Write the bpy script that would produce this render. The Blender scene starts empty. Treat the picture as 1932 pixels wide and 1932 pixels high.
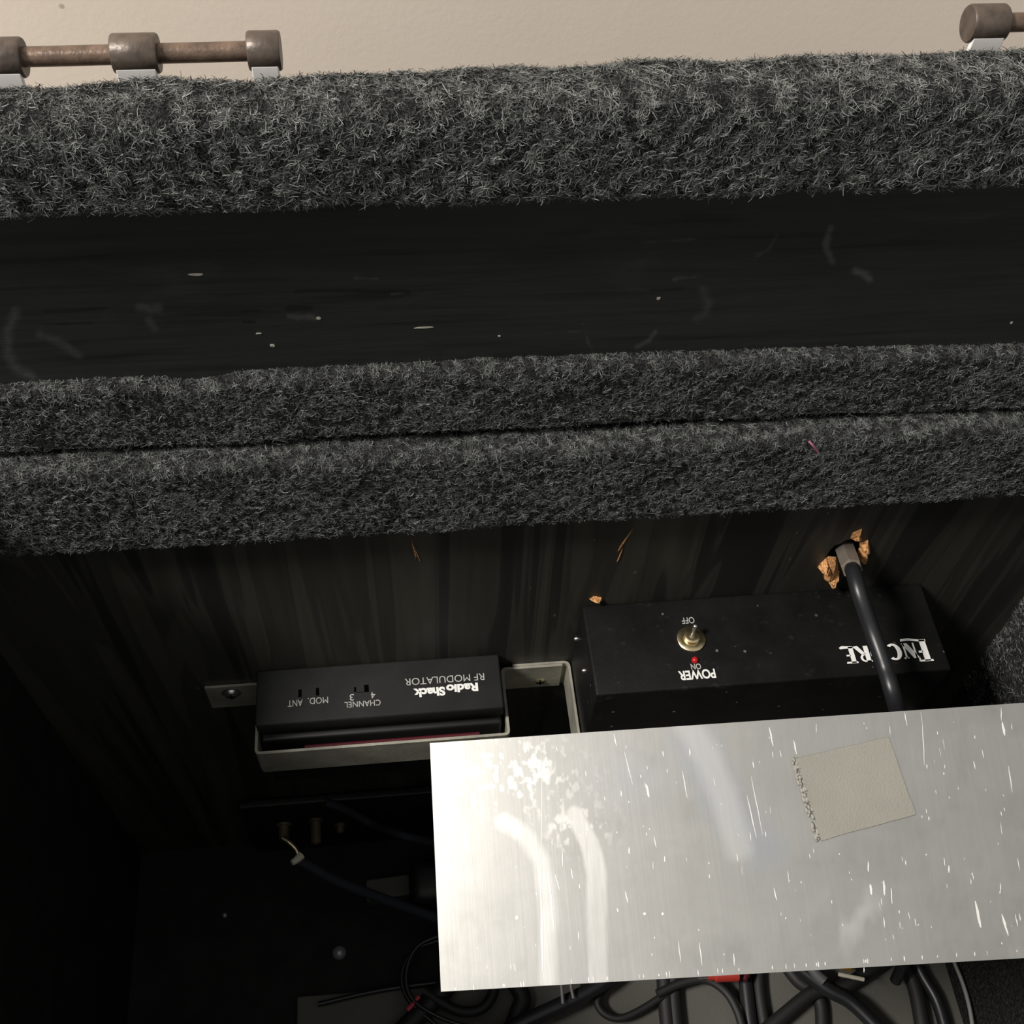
import bpy, bmesh, math, random
import numpy as np
from mathutils import Vector, Matrix

S = bpy.context.scene
COL = S.collection

# ------------------------------------------------------------------ camera
CAM = Vector((0.0, 0.0, 0.80))
FPX = 2110.0
R_ = np.array([[0.99378533, -0.05773951, 0.09516754],
               [-0.1015848, -0.81998215, 0.56330258],
               [0.04551088, -0.56946942, -0.82075169]])   # world axes seen from the camera
cd = bpy.data.cameras.new('camera')
cam = bpy.data.objects.new('camera', cd)
COL.objects.link(cam)
cd.sensor_width = 36.0
cd.lens = FPX / 1932.0 * 36.0
cd.clip_start = 0.01
mw = Matrix.Identity(4)
for i in range(3):
    mw[i][0] = R_[i][0]
    mw[i][1] = -R_[i][1]
    mw[i][2] = -R_[i][2]
    mw[i][3] = CAM[i]
cam.matrix_world = mw
S.camera = cam

# ------------------------------------------------------------------ light
w = bpy.data.worlds.new('world')
S.world = w
w.use_nodes = True
w.node_tree.nodes['Background'].inputs[0].default_value = (1.0, 0.985, 0.95, 1)
w.node_tree.nodes['Background'].inputs[1].default_value = 0.50


def area_light(name, loc, target, size, power, color):
    d = bpy.data.lights.new(name, 'AREA')
    d.shape = 'RECTANGLE'
    d.size, d.size_y = size
    d.energy = power
    d.color = color
    o = bpy.data.objects.new(name, d)
    COL.objects.link(o)
    o.location = loc
    o.rotation_euler = (Vector(target) - Vector(loc)).to_track_quat('-Z', 'Y').to_euler()
    return o


area_light('ceiling_light', (-1.28, -0.10, 2.12), (-0.1, 0.2, 0.4), (0.40, 0.35), 66.0, (1.0, 0.95, 0.89))

S.view_settings.view_transform = 'Standard'
S.view_settings.look = 'None'
S.view_settings.gamma = 1
S.view_settings.use_curve_mapping = False
S.view_settings.exposure = 0.0


# ------------------------------------------------------------------ helpers
def ray(px, py):
    v = R_ @ np.array([px - 966.0, py - 966.0, FPX])
    return v


def atY(px, py, Y):
    v = ray(px, py)
    return CAM + Vector(v * (Y / v[1]))


def atZ(px, py, Z):
    v = ray(px, py)
    return CAM + Vector(v * ((Z - CAM.z) / v[2]))


def atX(px, py, X):
    v = ray(px, py)
    return CAM + Vector(v * (X / v[0]))


def new_mat(name):
    m = bpy.data.materials.new(name)
    m.use_nodes = True
    nt = m.node_tree
    b = nt.nodes['Principled BSDF']
    return m, nt, b


def simple(name, col, rough=0.5, metal=0.0, bump=0.0, bscale=400.0, var=0.0, vscale=60.0, spec=0.5):
    m, nt, b = new_mat(name)
    b.inputs['Base Color'].default_value = (*col, 1)
    b.inputs['Roughness'].default_value = rough
    b.inputs['Metallic'].default_value = metal
    b.inputs['Specular IOR Level'].default_value = spec
    tc = nt.nodes.new('ShaderNodeTexCoord')
    if var > 0:
        n = nt.nodes.new('ShaderNodeTexNoise')
        n.inputs['Scale'].default_value = vscale
        n.inputs['Detail'].default_value = 5
        nt.links.new(tc.outputs['Object'], n.inputs['Vector'])
        r = nt.nodes.new('ShaderNodeValToRGB')
        r.color_ramp.elements[0].position = 0.3
        r.color_ramp.elements[1].position = 0.7
        r.color_ramp.elements[0].color = (*[c * (1 - var) for c in col], 1)
        r.color_ramp.elements[1].color = (*[min(1, c * (1 + var)) for c in col], 1)
        nt.links.new(n.outputs['Fac'], r.inputs['Fac'])
        nt.links.new(r.outputs['Color'], b.inputs['Base Color'])
    if bump > 0:
        n = nt.nodes.new('ShaderNodeTexNoise')
        n.inputs['Scale'].default_value = bscale
        n.inputs['Detail'].default_value = 3
        nt.links.new(tc.outputs['Object'], n.inputs['Vector'])
        bp = nt.nodes.new('ShaderNodeBump')
        bp.inputs['Strength'].default_value = bump
        bp.inputs['Distance'].default_value = 0.001
        nt.links.new(n.outputs['Fac'], bp.inputs['Height'])
        nt.links.new(bp.outputs['Normal'], b.inputs['Normal'])
    return m


class N:
    """tiny node wiring helper"""
    def __init__(s, nt):
        s.nt = nt
        s.tc = nt.nodes.new('ShaderNodeTexCoord')

    def link(s, a, b):
        s.nt.links.new(a, b)

    def mapping(s, scale=(1, 1, 1), rot=(0, 0, 0), loc=(0, 0, 0)):
        m = s.nt.nodes.new('ShaderNodeMapping')
        m.inputs['Scale'].default_value = scale
        m.inputs['Rotation'].default_value = rot
        m.inputs['Location'].default_value = loc
        s.link(s.tc.outputs['Object'], m.inputs['Vector'])
        return m.outputs['Vector']

    def noise(s, vec, scale, detail=3, rough=0.5, dist=0.0):
        n = s.nt.nodes.new('ShaderNodeTexNoise')
        n.inputs['Scale'].default_value = scale
        n.inputs['Detail'].default_value = detail
        n.inputs['Roughness'].default_value = rough
        n.inputs['Distortion'].default_value = dist
        s.link(vec, n.inputs['Vector'])
        return n.outputs['Fac']

    def voro(s, vec, scale, rnd=1.0):
        n = s.nt.nodes.new('ShaderNodeTexVoronoi')
        n.inputs['Scale'].default_value = scale
        n.inputs['Randomness'].default_value = rnd
        s.link(vec, n.inputs['Vector'])
        return n.outputs['Distance']

    def ramp(s, fac, stops):
        r = s.nt.nodes.new('ShaderNodeValToRGB')
        e = r.color_ramp.elements
        while len(e) < len(stops):
            e.new(0.5)
        for i, (p, c) in enumerate(stops):
            e[i].position = p
            if not hasattr(c, '__len__'):
                c = (c, c, c)
            e[i].color = (*c, 1)
        s.link(fac, r.inputs['Fac'])
        return r.outputs['Color']

    def mix(s, fac, a, b, mode='MIX'):
        m = s.nt.nodes.new('ShaderNodeMix')
        m.data_type = 'RGBA'
        m.blend_type = mode
        m.clamp_factor = True
        for sock, v in ((m.inputs[0], fac), (m.inputs[6], a), (m.inputs[7], b)):
            if isinstance(v, (int, float)):
                sock.default_value = v
            elif isinstance(v, tuple):
                sock.default_value = (*v, 1)
            else:
                s.link(v, sock)
        return m.outputs[2]

    def math(s, op, a, b=0.0):
        m = s.nt.nodes.new('ShaderNodeMath')
        m.operation = op
        for sock, v in ((m.inputs[0], a), (m.inputs[1], b)):
            if isinstance(v, (int, float)):
                sock.default_value = v
            else:
                s.link(v, sock)
        return m.outputs[0]

    def bump(s, h, strength, dist, b):
        bp = s.nt.nodes.new('ShaderNodeBump')
        bp.inputs['Strength'].default_value = strength
        bp.inputs['Distance'].default_value = dist
        s.link(h, bp.inputs['Height'])
        s.link(bp.outputs['Normal'], b.inputs['Normal'])


def tag(o, label=None, cat=None, group=None, kind=None):
    if label:
        o['label'] = label
    if cat:
        o['category'] = cat
    if group:
        o['group'] = group
    if kind:
        o['kind'] = kind
    return o


def empty(name, loc, label, cat, group=None):
    o = bpy.data.objects.new(name, None)
    COL.objects.link(o)
    o.location = loc
    o.empty_display_size = 0.01
    bpy.context.view_layer.update()
    return tag(o, label, cat, group)


def link_mesh(name, me, mats, parent=None, smooth=False):
    if not isinstance(mats, (list, tuple)):
        mats = [mats]
    for m in mats:
        me.materials.append(m)
    o = bpy.data.objects.new(name, me)
    COL.objects.link(o)
    if parent is not None:
        o.parent = parent
        pm = Matrix.Identity(4)
        p = parent
        while p is not None:
            pm = p.matrix_basis @ pm if p.parent is None else p.matrix_parent_inverse @ p.matrix_basis @ pm
            p = p.parent
        o.matrix_parent_inverse = pm.inverted()
    if smooth:
        me.polygons.foreach_set('use_smooth', [True] * len(me.polygons))
    return o


def bm_obj(name, bm, mats, parent=None, smooth=False, auto=None):
    me = bpy.data.meshes.new(name)
    bmesh.ops.recalc_face_normals(bm, faces=bm.faces[:])
    bm.to_mesh(me)
    bm.free()
    if auto is not None:
        me.polygons.foreach_set('use_smooth', [True] * len(me.polygons))
        try:
            me.set_sharp_from_angle(angle=math.radians(auto))
        except Exception:
            pass
    return link_mesh(name, me, mats, parent, smooth)


def add_box(bm, x0, x1, y0, y1, z0, z1, bevel=0.0, seg=3):
    vs = [bm.verts.new((x, y, z)) for x in (x0, x1) for y in (y0, y1) for z in (z0, z1)]
    fs = [(0, 1, 3, 2), (4, 6, 7, 5), (0, 4, 5, 1), (2, 3, 7, 6), (0, 2, 6, 4), (1, 5, 7, 3)]
    faces = [bm.faces.new([vs[i] for i in f]) for f in fs]
    if bevel > 0:
        es = list({e for f in faces for e in f.edges})
        bmesh.ops.bevel(bm, geom=es, offset=bevel, segments=seg, profile=0.5, affect='EDGES')


def add_hexa(bm, c8, bevel=0.0, seg=2):
    """c8: 4 bottom corners then 4 top corners, same order"""
    vs = [bm.verts.new(c) for c in c8]
    fs = [(0, 3, 2, 1), (4, 5, 6, 7), (0, 1, 5, 4), (1, 2, 6, 5), (2, 3, 7, 6), (3, 0, 4, 7)]
    faces = [bm.faces.new([vs[i] for i in f]) for f in fs]
    if bevel > 0:
        es = list({e for f in faces for e in f.edges})
        bmesh.ops.bevel(bm, geom=es, offset=bevel, segments=seg, profile=0.5, affect='EDGES')


def frame_of(d):
    d = Vector(d).normalized()
    a = Vector((0, 0, 1)) if abs(d.z) < 0.9 else Vector((1, 0, 0))
    u = d.cross(a).normalized()
    v = d.cross(u).normalized()
    return d, u, v


def add_lathe(bm, origin, axis, prof, n=24):
    """prof: list of (distance along axis, radius)"""
    d, u, v = frame_of(axis)
    o = Vector(origin)
    rings = []
    for t, r in prof:
        if r < 1e-6:
            rings.append([bm.verts.new(o + d * t)])
        else:
            rings.append([bm.verts.new(o + d * t + (u * math.cos(2 * math.pi * k / n) + v * math.sin(2 * math.pi * k / n)) * r) for k in range(n)])
    for a, b in zip(rings, rings[1:]):
        for k in range(n):
            k2 = (k + 1) % n
            if len(a) == 1 and len(b) == 1:
                continue
            if len(a) == 1:
                bm.faces.new((a[0], b[k], b[k2]))
            elif len(b) == 1:
                bm.faces.new((a[k], a[k2], b[0]))
            else:
                bm.faces.new((a[k], a[k2], b[k2], b[k]))
    for rg in (rings[0], rings[-1]):
        if len(rg) > 1:
            bm.faces.new(rg)


def catmull(pts, sub=8):
    pts = [Vector(p) for p in pts]
    P = [pts[0] * 2 - pts[1]] + pts + [pts[-1] * 2 - pts[-2]]
    out = []
    for i in range(1, len(P) - 2):
        a, b, c, d = P[i - 1:i + 3]
        for k in range(sub):
            t = k / sub
            out.append(0.5 * ((2 * b) + (c - a) * t + (2 * a - 5 * b + 4 * c - d) * t * t + (3 * b - a - 3 * c + d) * t ** 3))
    out.append(pts[-1])
    return out


def add_tube(bm, pts, r, n=10, smooth=True, caps=True):
    path = catmull(pts) if smooth and len(pts) > 2 else [Vector(p) for p in pts]
    rr = r if callable(r) else (lambda t: r)
    up = None
    rings = []
    for i, p in enumerate(path):
        d = (path[min(i + 1, len(path) - 1)] - path[max(i - 1, 0)]).normalized()
        if up is None:
            _, up, _ = frame_of(d)
        up = (up - d * up.dot(d)).normalized()
        v = d.cross(up)
        R = rr(i / max(1, len(path) - 1))
        rings.append([bm.verts.new(p + (up * math.cos(2 * math.pi * k / n) + v * math.sin(2 * math.pi * k / n)) * R) for k in range(n)])
    for a, b in zip(rings, rings[1:]):
        for k in range(n):
            bm.faces.new((a[k], a[(k + 1) % n], b[(k + 1) % n], b[k]))
    if caps:
        bm.faces.new(rings[0])
        bm.faces.new(rings[-1])


def add_strip(bm, path, z0, z1, th):
    """flat metal band: plan-view path [(x,y)...] with thickness th, standing from z0 to z1"""
    n = len(path)
    L, Rr = [], []
    for i, (x, y) in enumerate(path):
        a = Vector(path[max(i - 1, 0)])
        b = Vector((x, y))
        c = Vector(path[min(i + 1, n - 1)])
        d1 = (b - a).normalized() if i > 0 else (c - b).normalized()
        d2 = (c - b).normalized() if i < n - 1 else d1
        nn = Vector((-(d1 + d2).y, (d1 + d2).x)).normalized()
        k = th / 2 / max(0.5, nn.dot(Vector((-d1.y, d1.x))))
        L.append(b + nn * k)
        Rr.append(b - nn * k)
    rows = []
    for l, r in zip(L, Rr):
        rows.append([bm.verts.new((l.x, l.y, z0)), bm.verts.new((l.x, l.y, z1)), bm.verts.new((r.x, r.y, z1)), bm.verts.new((r.x, r.y, z0))])
    for a, b in zip(rows, rows[1:]):
        for k in range(4):
            bm.faces.new((a[k], a[(k + 1) % 4], b[(k + 1) % 4], b[k]))
    bm.faces.new(rows[0])
    bm.faces.new(rows[-1])


def round_path(pts, r, seg=5):
    out = [pts[0]]
    for i in range(1, len(pts) - 1):
        a, b, c = Vector(pts[i - 1]), Vector(pts[i]), Vector(pts[i + 1])
        p = b + (a - b).normalized() * r
        q = b + (c - b).normalized() * r
        for k in range(seg + 1):
            t = k / seg
            s = p * (1 - t) ** 2 + b * 2 * t * (1 - t) + q * t * t
            out.append((s.x, s.y))
    out.append(pts[-1])
    return out


def seg_dist(P, pts):
    best = np.full(len(P), 1e9)
    for a_, b_ in zip(pts, pts[1:]):
        a_, b_ = np.array(a_, float), np.array(b_, float)
        d = b_ - a_
        t = np.clip(((P - a_) @ d) / (d @ d), 0, 1)
        best = np.minimum(best, np.linalg.norm(P - (a_ + t[:, None] * d), axis=1))
    return best


def vnoise(P, sc, seed):
    """value noise on 2D points, 3 octaves, 0..1"""
    out = np.zeros(len(P))
    tot = 0
    for o_ in range(3):
        rgn = np.random.RandomState(seed + o_)
        tab = rgn.uniform(size=(64, 64))
        q = P * (2 ** o_) / np.array(sc)
        i0 = np.floor(q).astype(int)
        f = q - i0
        f = f * f * (3 - 2 * f)
        g = lambda di, dj: tab[(i0[:, 0] + di) % 64, (i0[:, 1] + dj) % 64]
        v = (g(0, 0) * (1 - f[:, 0]) + g(1, 0) * f[:, 0]) * (1 - f[:, 1]) + (g(0, 1) * (1 - f[:, 0]) + g(1, 1) * f[:, 0]) * f[:, 1]
        out += v * 0.5 ** o_
        tot += 0.5 ** o_
    return out / tot


def where_seen(GP):
    rel = (GP - np.array(CAM)) @ R_
    return np.stack([rel[:, 0] / rel[:, 2] * FPX + 966, rel[:, 1] / rel[:, 2] * FPX + 966], 1)


# ------------------------------------------------------------------ materials
def mat_cream_wall():
    m, nt, b = new_mat('cream wall paint')
    n = N(nt)
    v = n.mapping()
    f = n.noise(v, 9, 4)
    c = n.ramp(f, [(0.3, (0.78, 0.69, 0.595)), (0.7, (0.81, 0.72, 0.625))])
    sp = n.ramp(n.voro(v, 16), [(0.0, 1.0), (0.022, 1.0), (0.034, 0.0)])
    sp2 = n.ramp(n.noise(n.mapping(loc=(3, 1, 2)), 7, 1), [(0.60, 0.0), (0.64, 1.0)])
    c = n.mix(n.math('MULTIPLY', n.math('MULTIPLY', sp, sp2), 0.75), c, (0.16, 0.11, 0.08))
    n.link(c, b.inputs['Base Color'])
    b.inputs['Roughness'].default_value = 0.55
    n.bump(n.noise(v, 260, 3), 0.12, 0.001, b)
    return m


def mat_carpet_base():
    m, nt, b = new_mat('carpet backing felt')
    n = N(nt)
    v = n.mapping()
    f = n.noise(v, 520, 4, 0.7)
    c = n.ramp(f, [(0.35, 0.006), (0.52, 0.025), (0.7, 0.075)])
    n.link(c, b.inputs['Base Color'])
    b.inputs['Roughness'].default_value = 1.0
    b.inputs['Specular IOR Level'].default_value = 0.1
    n.bump(f, 1.0, 0.0015, b)
    return m


def mat_carpet_fibre():
    m, nt, b = new_mat('heather grey carpet fibre')
    a = nt.nodes.new('ShaderNodeAttribute')
    a.attribute_name = 'tone'
    n = N(nt)
    c = n.ramp(a.outputs['Fac'], [(0.0, (0.010, 0.0105, 0.0105)), (0.30, (0.028, 0.0295, 0.029)), (0.58, (0.10, 0.105, 0.10)), (1.0, (0.28, 0.285, 0.27))])
    n.link(c, b.inputs['Base Color'])
    b.inputs['Roughness'].default_value = 0.75
    b.inputs['Specular IOR Level'].default_value = 0.25
    return m


def mat_black_board():
    m, nt, b = new_mat('black painted board with streaky horizontal grain')
    n = N(nt)
    v = n.mapping(scale=(9, 60, 160))
    f = n.noise(v, 1.3, 5, 0.65, 0.4)
    c = n.ramp(f, [(0.28, (0.0085, 0.0087, 0.0082)), (0.45, (0.0155, 0.0163, 0.0158)), (0.78, (0.0205, 0.0217, 0.0212))])
    # pale dusty scuffs
    g = n.noise(n.mapping(scale=(14, 30, 40), loc=(0.2, 0, 0.7)), 1.0, 6, 0.7, 1.2)
    c = n.mix(n.ramp(g, [(0.60, 0.0), (0.75, 0.18)]), c, (0.06, 0.06, 0.057))
    a = nt.nodes.new('ShaderNodeAttribute')
    a.attribute_name = 'tone'
    c = n.mix(a.outputs['Fac'], c, (0.062, 0.063, 0.061))
    a = nt.nodes.new('ShaderNodeAttribute')
    a.attribute_name = 'film'
    c = n.mix(a.outputs['Fac'], c, (0.006, 0.006, 0.006))
    n.link(c, b.inputs['Base Color'])
    b.inputs['Roughness'].default_value = 0.55
    b.inputs['Specular IOR Level'].default_value = 0.35
    n.bump(n.noise(v, 1.5, 5), 0.35, 0.0008, b)
    return m


def mat_plywood():
    m, nt, b = new_mat('black stained plywood with broad vertical grain')
    n = N(nt)
    v = n.mapping(scale=(34, 10, 1.9), rot=(0, 0.03, 0))
    f = n.noise(v, 1.0, 2, 0.55, 1.6)
    c = n.ramp(f, [(0.36, (0.016, 0.0158, 0.0138)), (0.44, (0.021, 0.0207, 0.018)), (0.465, (0.040, 0.039, 0.032)), (0.58, (0.030, 0.0296, 0.024)), (0.60, (0.047, 0.0455, 0.036))])
    v2 = n.mapping(scale=(160, 160, 9))
    f2 = n.noise(v2, 1.0, 4, 0.6, 0.4)
    c = n.mix(n.ramp(f2, [(0.45, 0.0), (0.7, 0.30)]), c, (0.010, 0.0095, 0.008))
    # pinprick pale flecks
    sp = n.ramp(n.voro(n.mapping(scale=(60, 60, 30)), 1.0), [(0.0, 1.0), (0.035, 1.0), (0.05, 0.0)])
    c = n.mix(n.math('MULTIPLY', sp, 0.55), c, (0.16, 0.13, 0.09))
    n.link(c, b.inputs['Base Color'])
    b.inputs['Roughness'].default_value = 0.5
    b.inputs['Specular IOR Level'].default_value = 0.35
    n.bump(n.noise(v, 1.2, 4), 0.3, 0.001, b)
    return m


def mat_aluminium(plain=False):
    m, nt, b = new_mat('scuffed bare aluminium sheet' if not plain else 'cut aluminium edge')
    n = N(nt)
    b.inputs['Metallic'].default_value = 0.93
    v = n.mapping()
    if plain:
        b.inputs['Base Color'].default_value = (0.8, 0.79, 0.75, 1)
        b.inputs['Roughness'].default_value = 0.4
        return m

    def attr(nm):
        a = nt.nodes.new('ShaderNodeAttribute')
        a.attribute_name = nm
        return a.outputs['Fac']
    c = n.mix(attr('dull'), (0.45, 0.446, 0.428), (0.34, 0.338, 0.325))
    cloud = n.noise(v, 60, 5, 0.65, 0.4)
    c = n.mix(n.ramp(cloud, [(0.35, 0.0), (0.7, 0.30)]), c, (0.56, 0.555, 0.53))
    brushed = n.noise(n.mapping(scale=(1100, 16, 16)), 1.0, 3, 0.6)
    c = n.mix(n.ramp(brushed, [(0.35, 0.22), (0.65, 0.0)]), c, (0.36, 0.355, 0.34))
    c = n.mix(n.math('MULTIPLY', attr('film'), 0.6), c, (0.44, 0.48, 0.56))
    c = n.mix(attr('tone'), c, (0.93, 0.92, 0.89))
    n.link(c, b.inputs['Base Color'])
    r = n.mix(attr('dull'), (0.37, 0.37, 0.37), (0.43, 0.43, 0.43))
    r = n.mix(attr('film'), r, (0.36, 0.36, 0.36))
    n.link(r, b.inputs['Roughness'])
    h = n.math('ADD', n.math('MULTIPLY', brushed, 0.5), n.noise(v, 90, 3))
    n.bump(h, 0.04, 0.0006, b)
    return m


M = {}
M['wall'] = mat_cream_wall()
M['carpet_base'] = mat_carpet_base()
M['fibre'] = mat_carpet_fibre()
M['board'] = mat_black_board()
M['ply'] = mat_plywood()
M['alu'] = mat_aluminium()
M['plate_edge'] = mat_aluminium(True)
M['floor'] = simple('dull brown floor', (0.20, 0.16, 0.12), 0.7, var=0.2, vscale=8)
M['black_paint'] = simple('flat black paint', (0.010, 0.010, 0.0095), 0.7, bump=0.2, var=0.4, spec=0.2)
M['rust'] = simple('rusty brown steel', (0.085, 0.066, 0.053), 0.40, metal=0.35, bump=0.12, bscale=700, var=0.35, vscale=260)
M['rust_pin'] = simple('orange rusty steel pin', (0.13, 0.088, 0.064), 0.36, metal=0.35, bump=0.15, bscale=900, var=0.4, vscale=200)
M['tab'] = simple('plated tab with painted shine', (0.85, 0.83, 0.80), 0.35, metal=0.1)  # near-white colour stands in for reflections on the metal
M['steel'] = simple('bright worn steel', (0.62, 0.60, 0.57), 0.3, metal=0.95, bump=0.2, var=0.15, vscale=150)
M['dull_steel'] = simple('dull grey steel', (0.30, 0.31, 0.32), 0.4, metal=0.5)
M['strap'] = simple('dull zinc strap', (0.40, 0.385, 0.32), 0.50, metal=0.55, bump=0.15, var=0.2, vscale=70)
M['brass'] = simple('yellow brass', (0.72, 0.60, 0.36), 0.28, metal=1.0, bump=0.15)
M['old_brass'] = simple('dull old brass', (0.13, 0.10, 0.065), 0.6, metal=0.4, bump=0.2, var=0.3)
M['screw'] = simple('yellow zinc screw', (0.66, 0.60, 0.38), 0.28, metal=0.9, bump=0.1)
M['nickel'] = simple('dull nickel connector', (0.34, 0.29, 0.24), 0.5, metal=0.6, var=0.1)
M['white_ink'] = simple('white printing ink', (0.80, 0.80, 0.77), 0.6)
M['grey_ink'] = simple('worn grey printing ink', (0.40, 0.40, 0.37), 0.6)
M['red_led'] = simple('red lens', (0.42, 0.012, 0.014), 0.25)
M['red'] = simple('red plastic', (0.33, 0.025, 0.015), 0.6)
M['dark_red'] = simple('dark red tape', (0.07, 0.008, 0.014), 0.6, spec=0.2)
M['pink_red'] = simple('pinkish red tape', (0.55, 0.04, 0.07), 0.45)
M['yellow'] = simple('amber yellow plastic', (0.42, 0.21, 0.012), 0.5)
M['off_white'] = simple('off white plastic', (0.62, 0.58, 0.48), 0.5)
M['tape'] = simple('greyish cloth tape', (0.225, 0.22, 0.19), 0.75, bump=0.3, bscale=1500, var=0.05, vscale=60)
M['splinter'] = simple('raw torn orange wood', (0.72, 0.33, 0.13), 0.85, bump=1.0, bscale=1200, var=0.55, vscale=700)
M['hole'] = simple('dark hole', (0.0015, 0.001, 0.001), 0.9, spec=0.0)
M['cable'] = simple('black cable jacket', (0.014, 0.0145, 0.017), 0.38, var=0.1, vscale=40)
M['cable_matt'] = simple('matt black cable jacket', (0.010, 0.0102, 0.0105), 0.62)
M['cable_blue'] = simple('bluish grey cable jacket', (0.026, 0.029, 0.037), 0.75, spec=0.2)
M['cable_grey'] = simple('grey thin wire', (0.20, 0.20, 0.19), 0.5)
M['olive'] = simple('dark olive strip', (0.075, 0.072, 0.060), 0.6, var=0.3, vscale=30)
M['grey_board'] = simple('dark brownish grey board', (0.085, 0.082, 0.070), 0.75, bump=0.2, var=0.12, vscale=20)
M['modulator'] = simple('charcoal plastic', (0.0180, 0.0184, 0.0186), 0.6, bump=0.2, bscale=2500, var=0.15, vscale=60, spec=0.16)
M['groove'] = simple('black plastic', (0.008, 0.008, 0.008), 0.5)


def mat_effect_box():
    m, nt, b = new_mat('worn black painted metal')
    n = N(nt)
    v = n.mapping()
    c = n.ramp(n.noise(v, 40, 5, 0.65), [(0.35, (0.0045, 0.0045, 0.0044)), (0.7, (0.0095, 0.0096, 0.0095))])
    sp = n.ramp(n.voro(v, 95), [(0.0, 1.0), (0.055, 1.0), (0.085, 0.0)])
    gate = n.ramp(n.noise(v, 55, 2), [(0.42, 0.0), (0.54, 1.0)])
    c = n.mix(n.math('MULTIPLY', n.math('MULTIPLY', sp, gate), 0.7), c, (0.20, 0.195, 0.18))
    fw = n.ramp(n.noise(n.mapping(scale=(1, 1.5, 1)), 130, 6, 0.7), [(0.60, 0.0), (0.78, 0.35)])
    c = n.mix(fw, c, (0.06, 0.06, 0.055))
    n.link(c, b.inputs['Base Color'])
    b.inputs['Roughness'].default_value = 0.5
    b.inputs['Specular IOR Level'].default_value = 0.16
    n.bump(n.noise(v, 900, 2), 0.15, 0.0005, b)
    return m


M['box'] = mat_effect_box()


# ------------------------------------------------------------------ carpet
def clump(P, seed):
    """smooth pseudo random field 0..1 on points (n,3), features about 2 mm"""
    s = np.zeros(len(P))
    rg = np.random.RandomState(seed)
    amp = 0
    for k in range(14):
        d = rg.normal(size=3)
        d /= np.linalg.norm(d)
        fr = rg.uniform(700, 2600)
        s += np.sin(P @ d * fr + rg.uniform(0, 6.28) + 1.5 * np.sin(P @ rg.normal(size=3) * 420))
        amp += 0.5
    s = s / math.sqrt(amp)
    return 0.5 + 0.5 * np.tanh(s * 0.8)


def fibre_arrays(P, Nn, T, n_seg, length, width, seed, tone_bias=0.0):
    rg = np.random.RandomState(seed)
    n = len(P)
    B = np.cross(Nn, T)
    ang = rg.uniform(0, 2 * np.pi, n)
    lat = T * np.cos(ang)[:, None] + B * np.sin(ang)[:, None]
    lat2 = -T * np.sin(ang)[:, None] + B * np.cos(ang)[:, None]
    L = length * rg.uniform(0.5, 1.1, n) * (1 + 0.5 * (rg.uniform(size=n) > 0.975))
    lift = rg.uniform(0.05, 0.55, n)
    long_hair = rg.uniform(size=n) > 0.94
    curl = rg.normal(0, 1.9, n)
    curl2 = rg.normal(0, 1.4, n)
    cl = clump(P, seed + 7)
    pts = [P + Nn * ((cl - 0.62) * length * 0.42)[:, None]]
    for k in range(1, n_seg + 1):
        t = k / n_seg
        a = curl * t
        dirv = lat * np.cos(a)[:, None] + lat2 * np.sin(a)[:, None] + Nn * (lift * np.cos(curl2 * t * 1.2))[:, None]
        dirv /= np.linalg.norm(dirv, axis=1)[:, None]
        pts.append(pts[-1] + dirv * (L / n_seg)[:, None])
    pts = np.stack(pts, 1)                     # n, K, 3
    K = n_seg + 1
    d = np.gradient(pts, axis=1)
    rnd = rg.normal(size=(n, 1, 3))
    side = np.cross(d, np.broadcast_to(rnd, d.shape))
    side /= np.linalg.norm(side, axis=2)[:, :, None] + 1e-12
    wv = width * np.where(long_hair, 0.5, rg.uniform(0.7, 1.5, n))[:, None, None] * np.linspace(1.0, 0.45, K)[None, :, None]
    V = np.stack([pts - side * wv / 2, pts + side * wv / 2], 2).reshape(-1, 3)   # n*K*2
    base = (np.arange(n) * K * 2)[:, None, None]
    k = (np.arange(n_seg) * 2)[None, :, None]
    q = np.array([0, 1, 3, 2])[None, None, :]
    F = (base + k + q).reshape(-1, 4)
    tone = 0.78 * cl + 0.40 * rg.uniform(size=n) ** 2.0 - 0.12 + tone_bias
    tone = np.clip(tone, 0, 1)
    return V, F, np.repeat(tone, K * 2)


def mesh_from_arrays(name, V, F4, mat_idx, tone):
    me = bpy.data.meshes.new(name)
    me.vertices.add(len(V))
    me.vertices.foreach_set('co', V.astype(np.float32).ravel())
    me.loops.add(len(F4) * 4)
    me.loops.foreach_set('vertex_index', F4.astype(np.int32).ravel())
    me.polygons.add(len(F4))
    me.polygons.foreach_set('loop_start', np.arange(0, len(F4) * 4, 4, dtype=np.int32))
    me.polygons.foreach_set('loop_total', np.full(len(F4), 4, dtype=np.int32))
    me.polygons.foreach_set('material_index', mat_idx.astype(np.int32))
    me.polygons.foreach_set('use_smooth', np.ones(len(F4), dtype=bool))
    a = me.attributes.new('tone', 'FLOAT', 'POINT')
    a.data.foreach_set('value', tone.astype(np.float32))
    me.update(calc_edges=True)
    me.validate()
    return me


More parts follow.
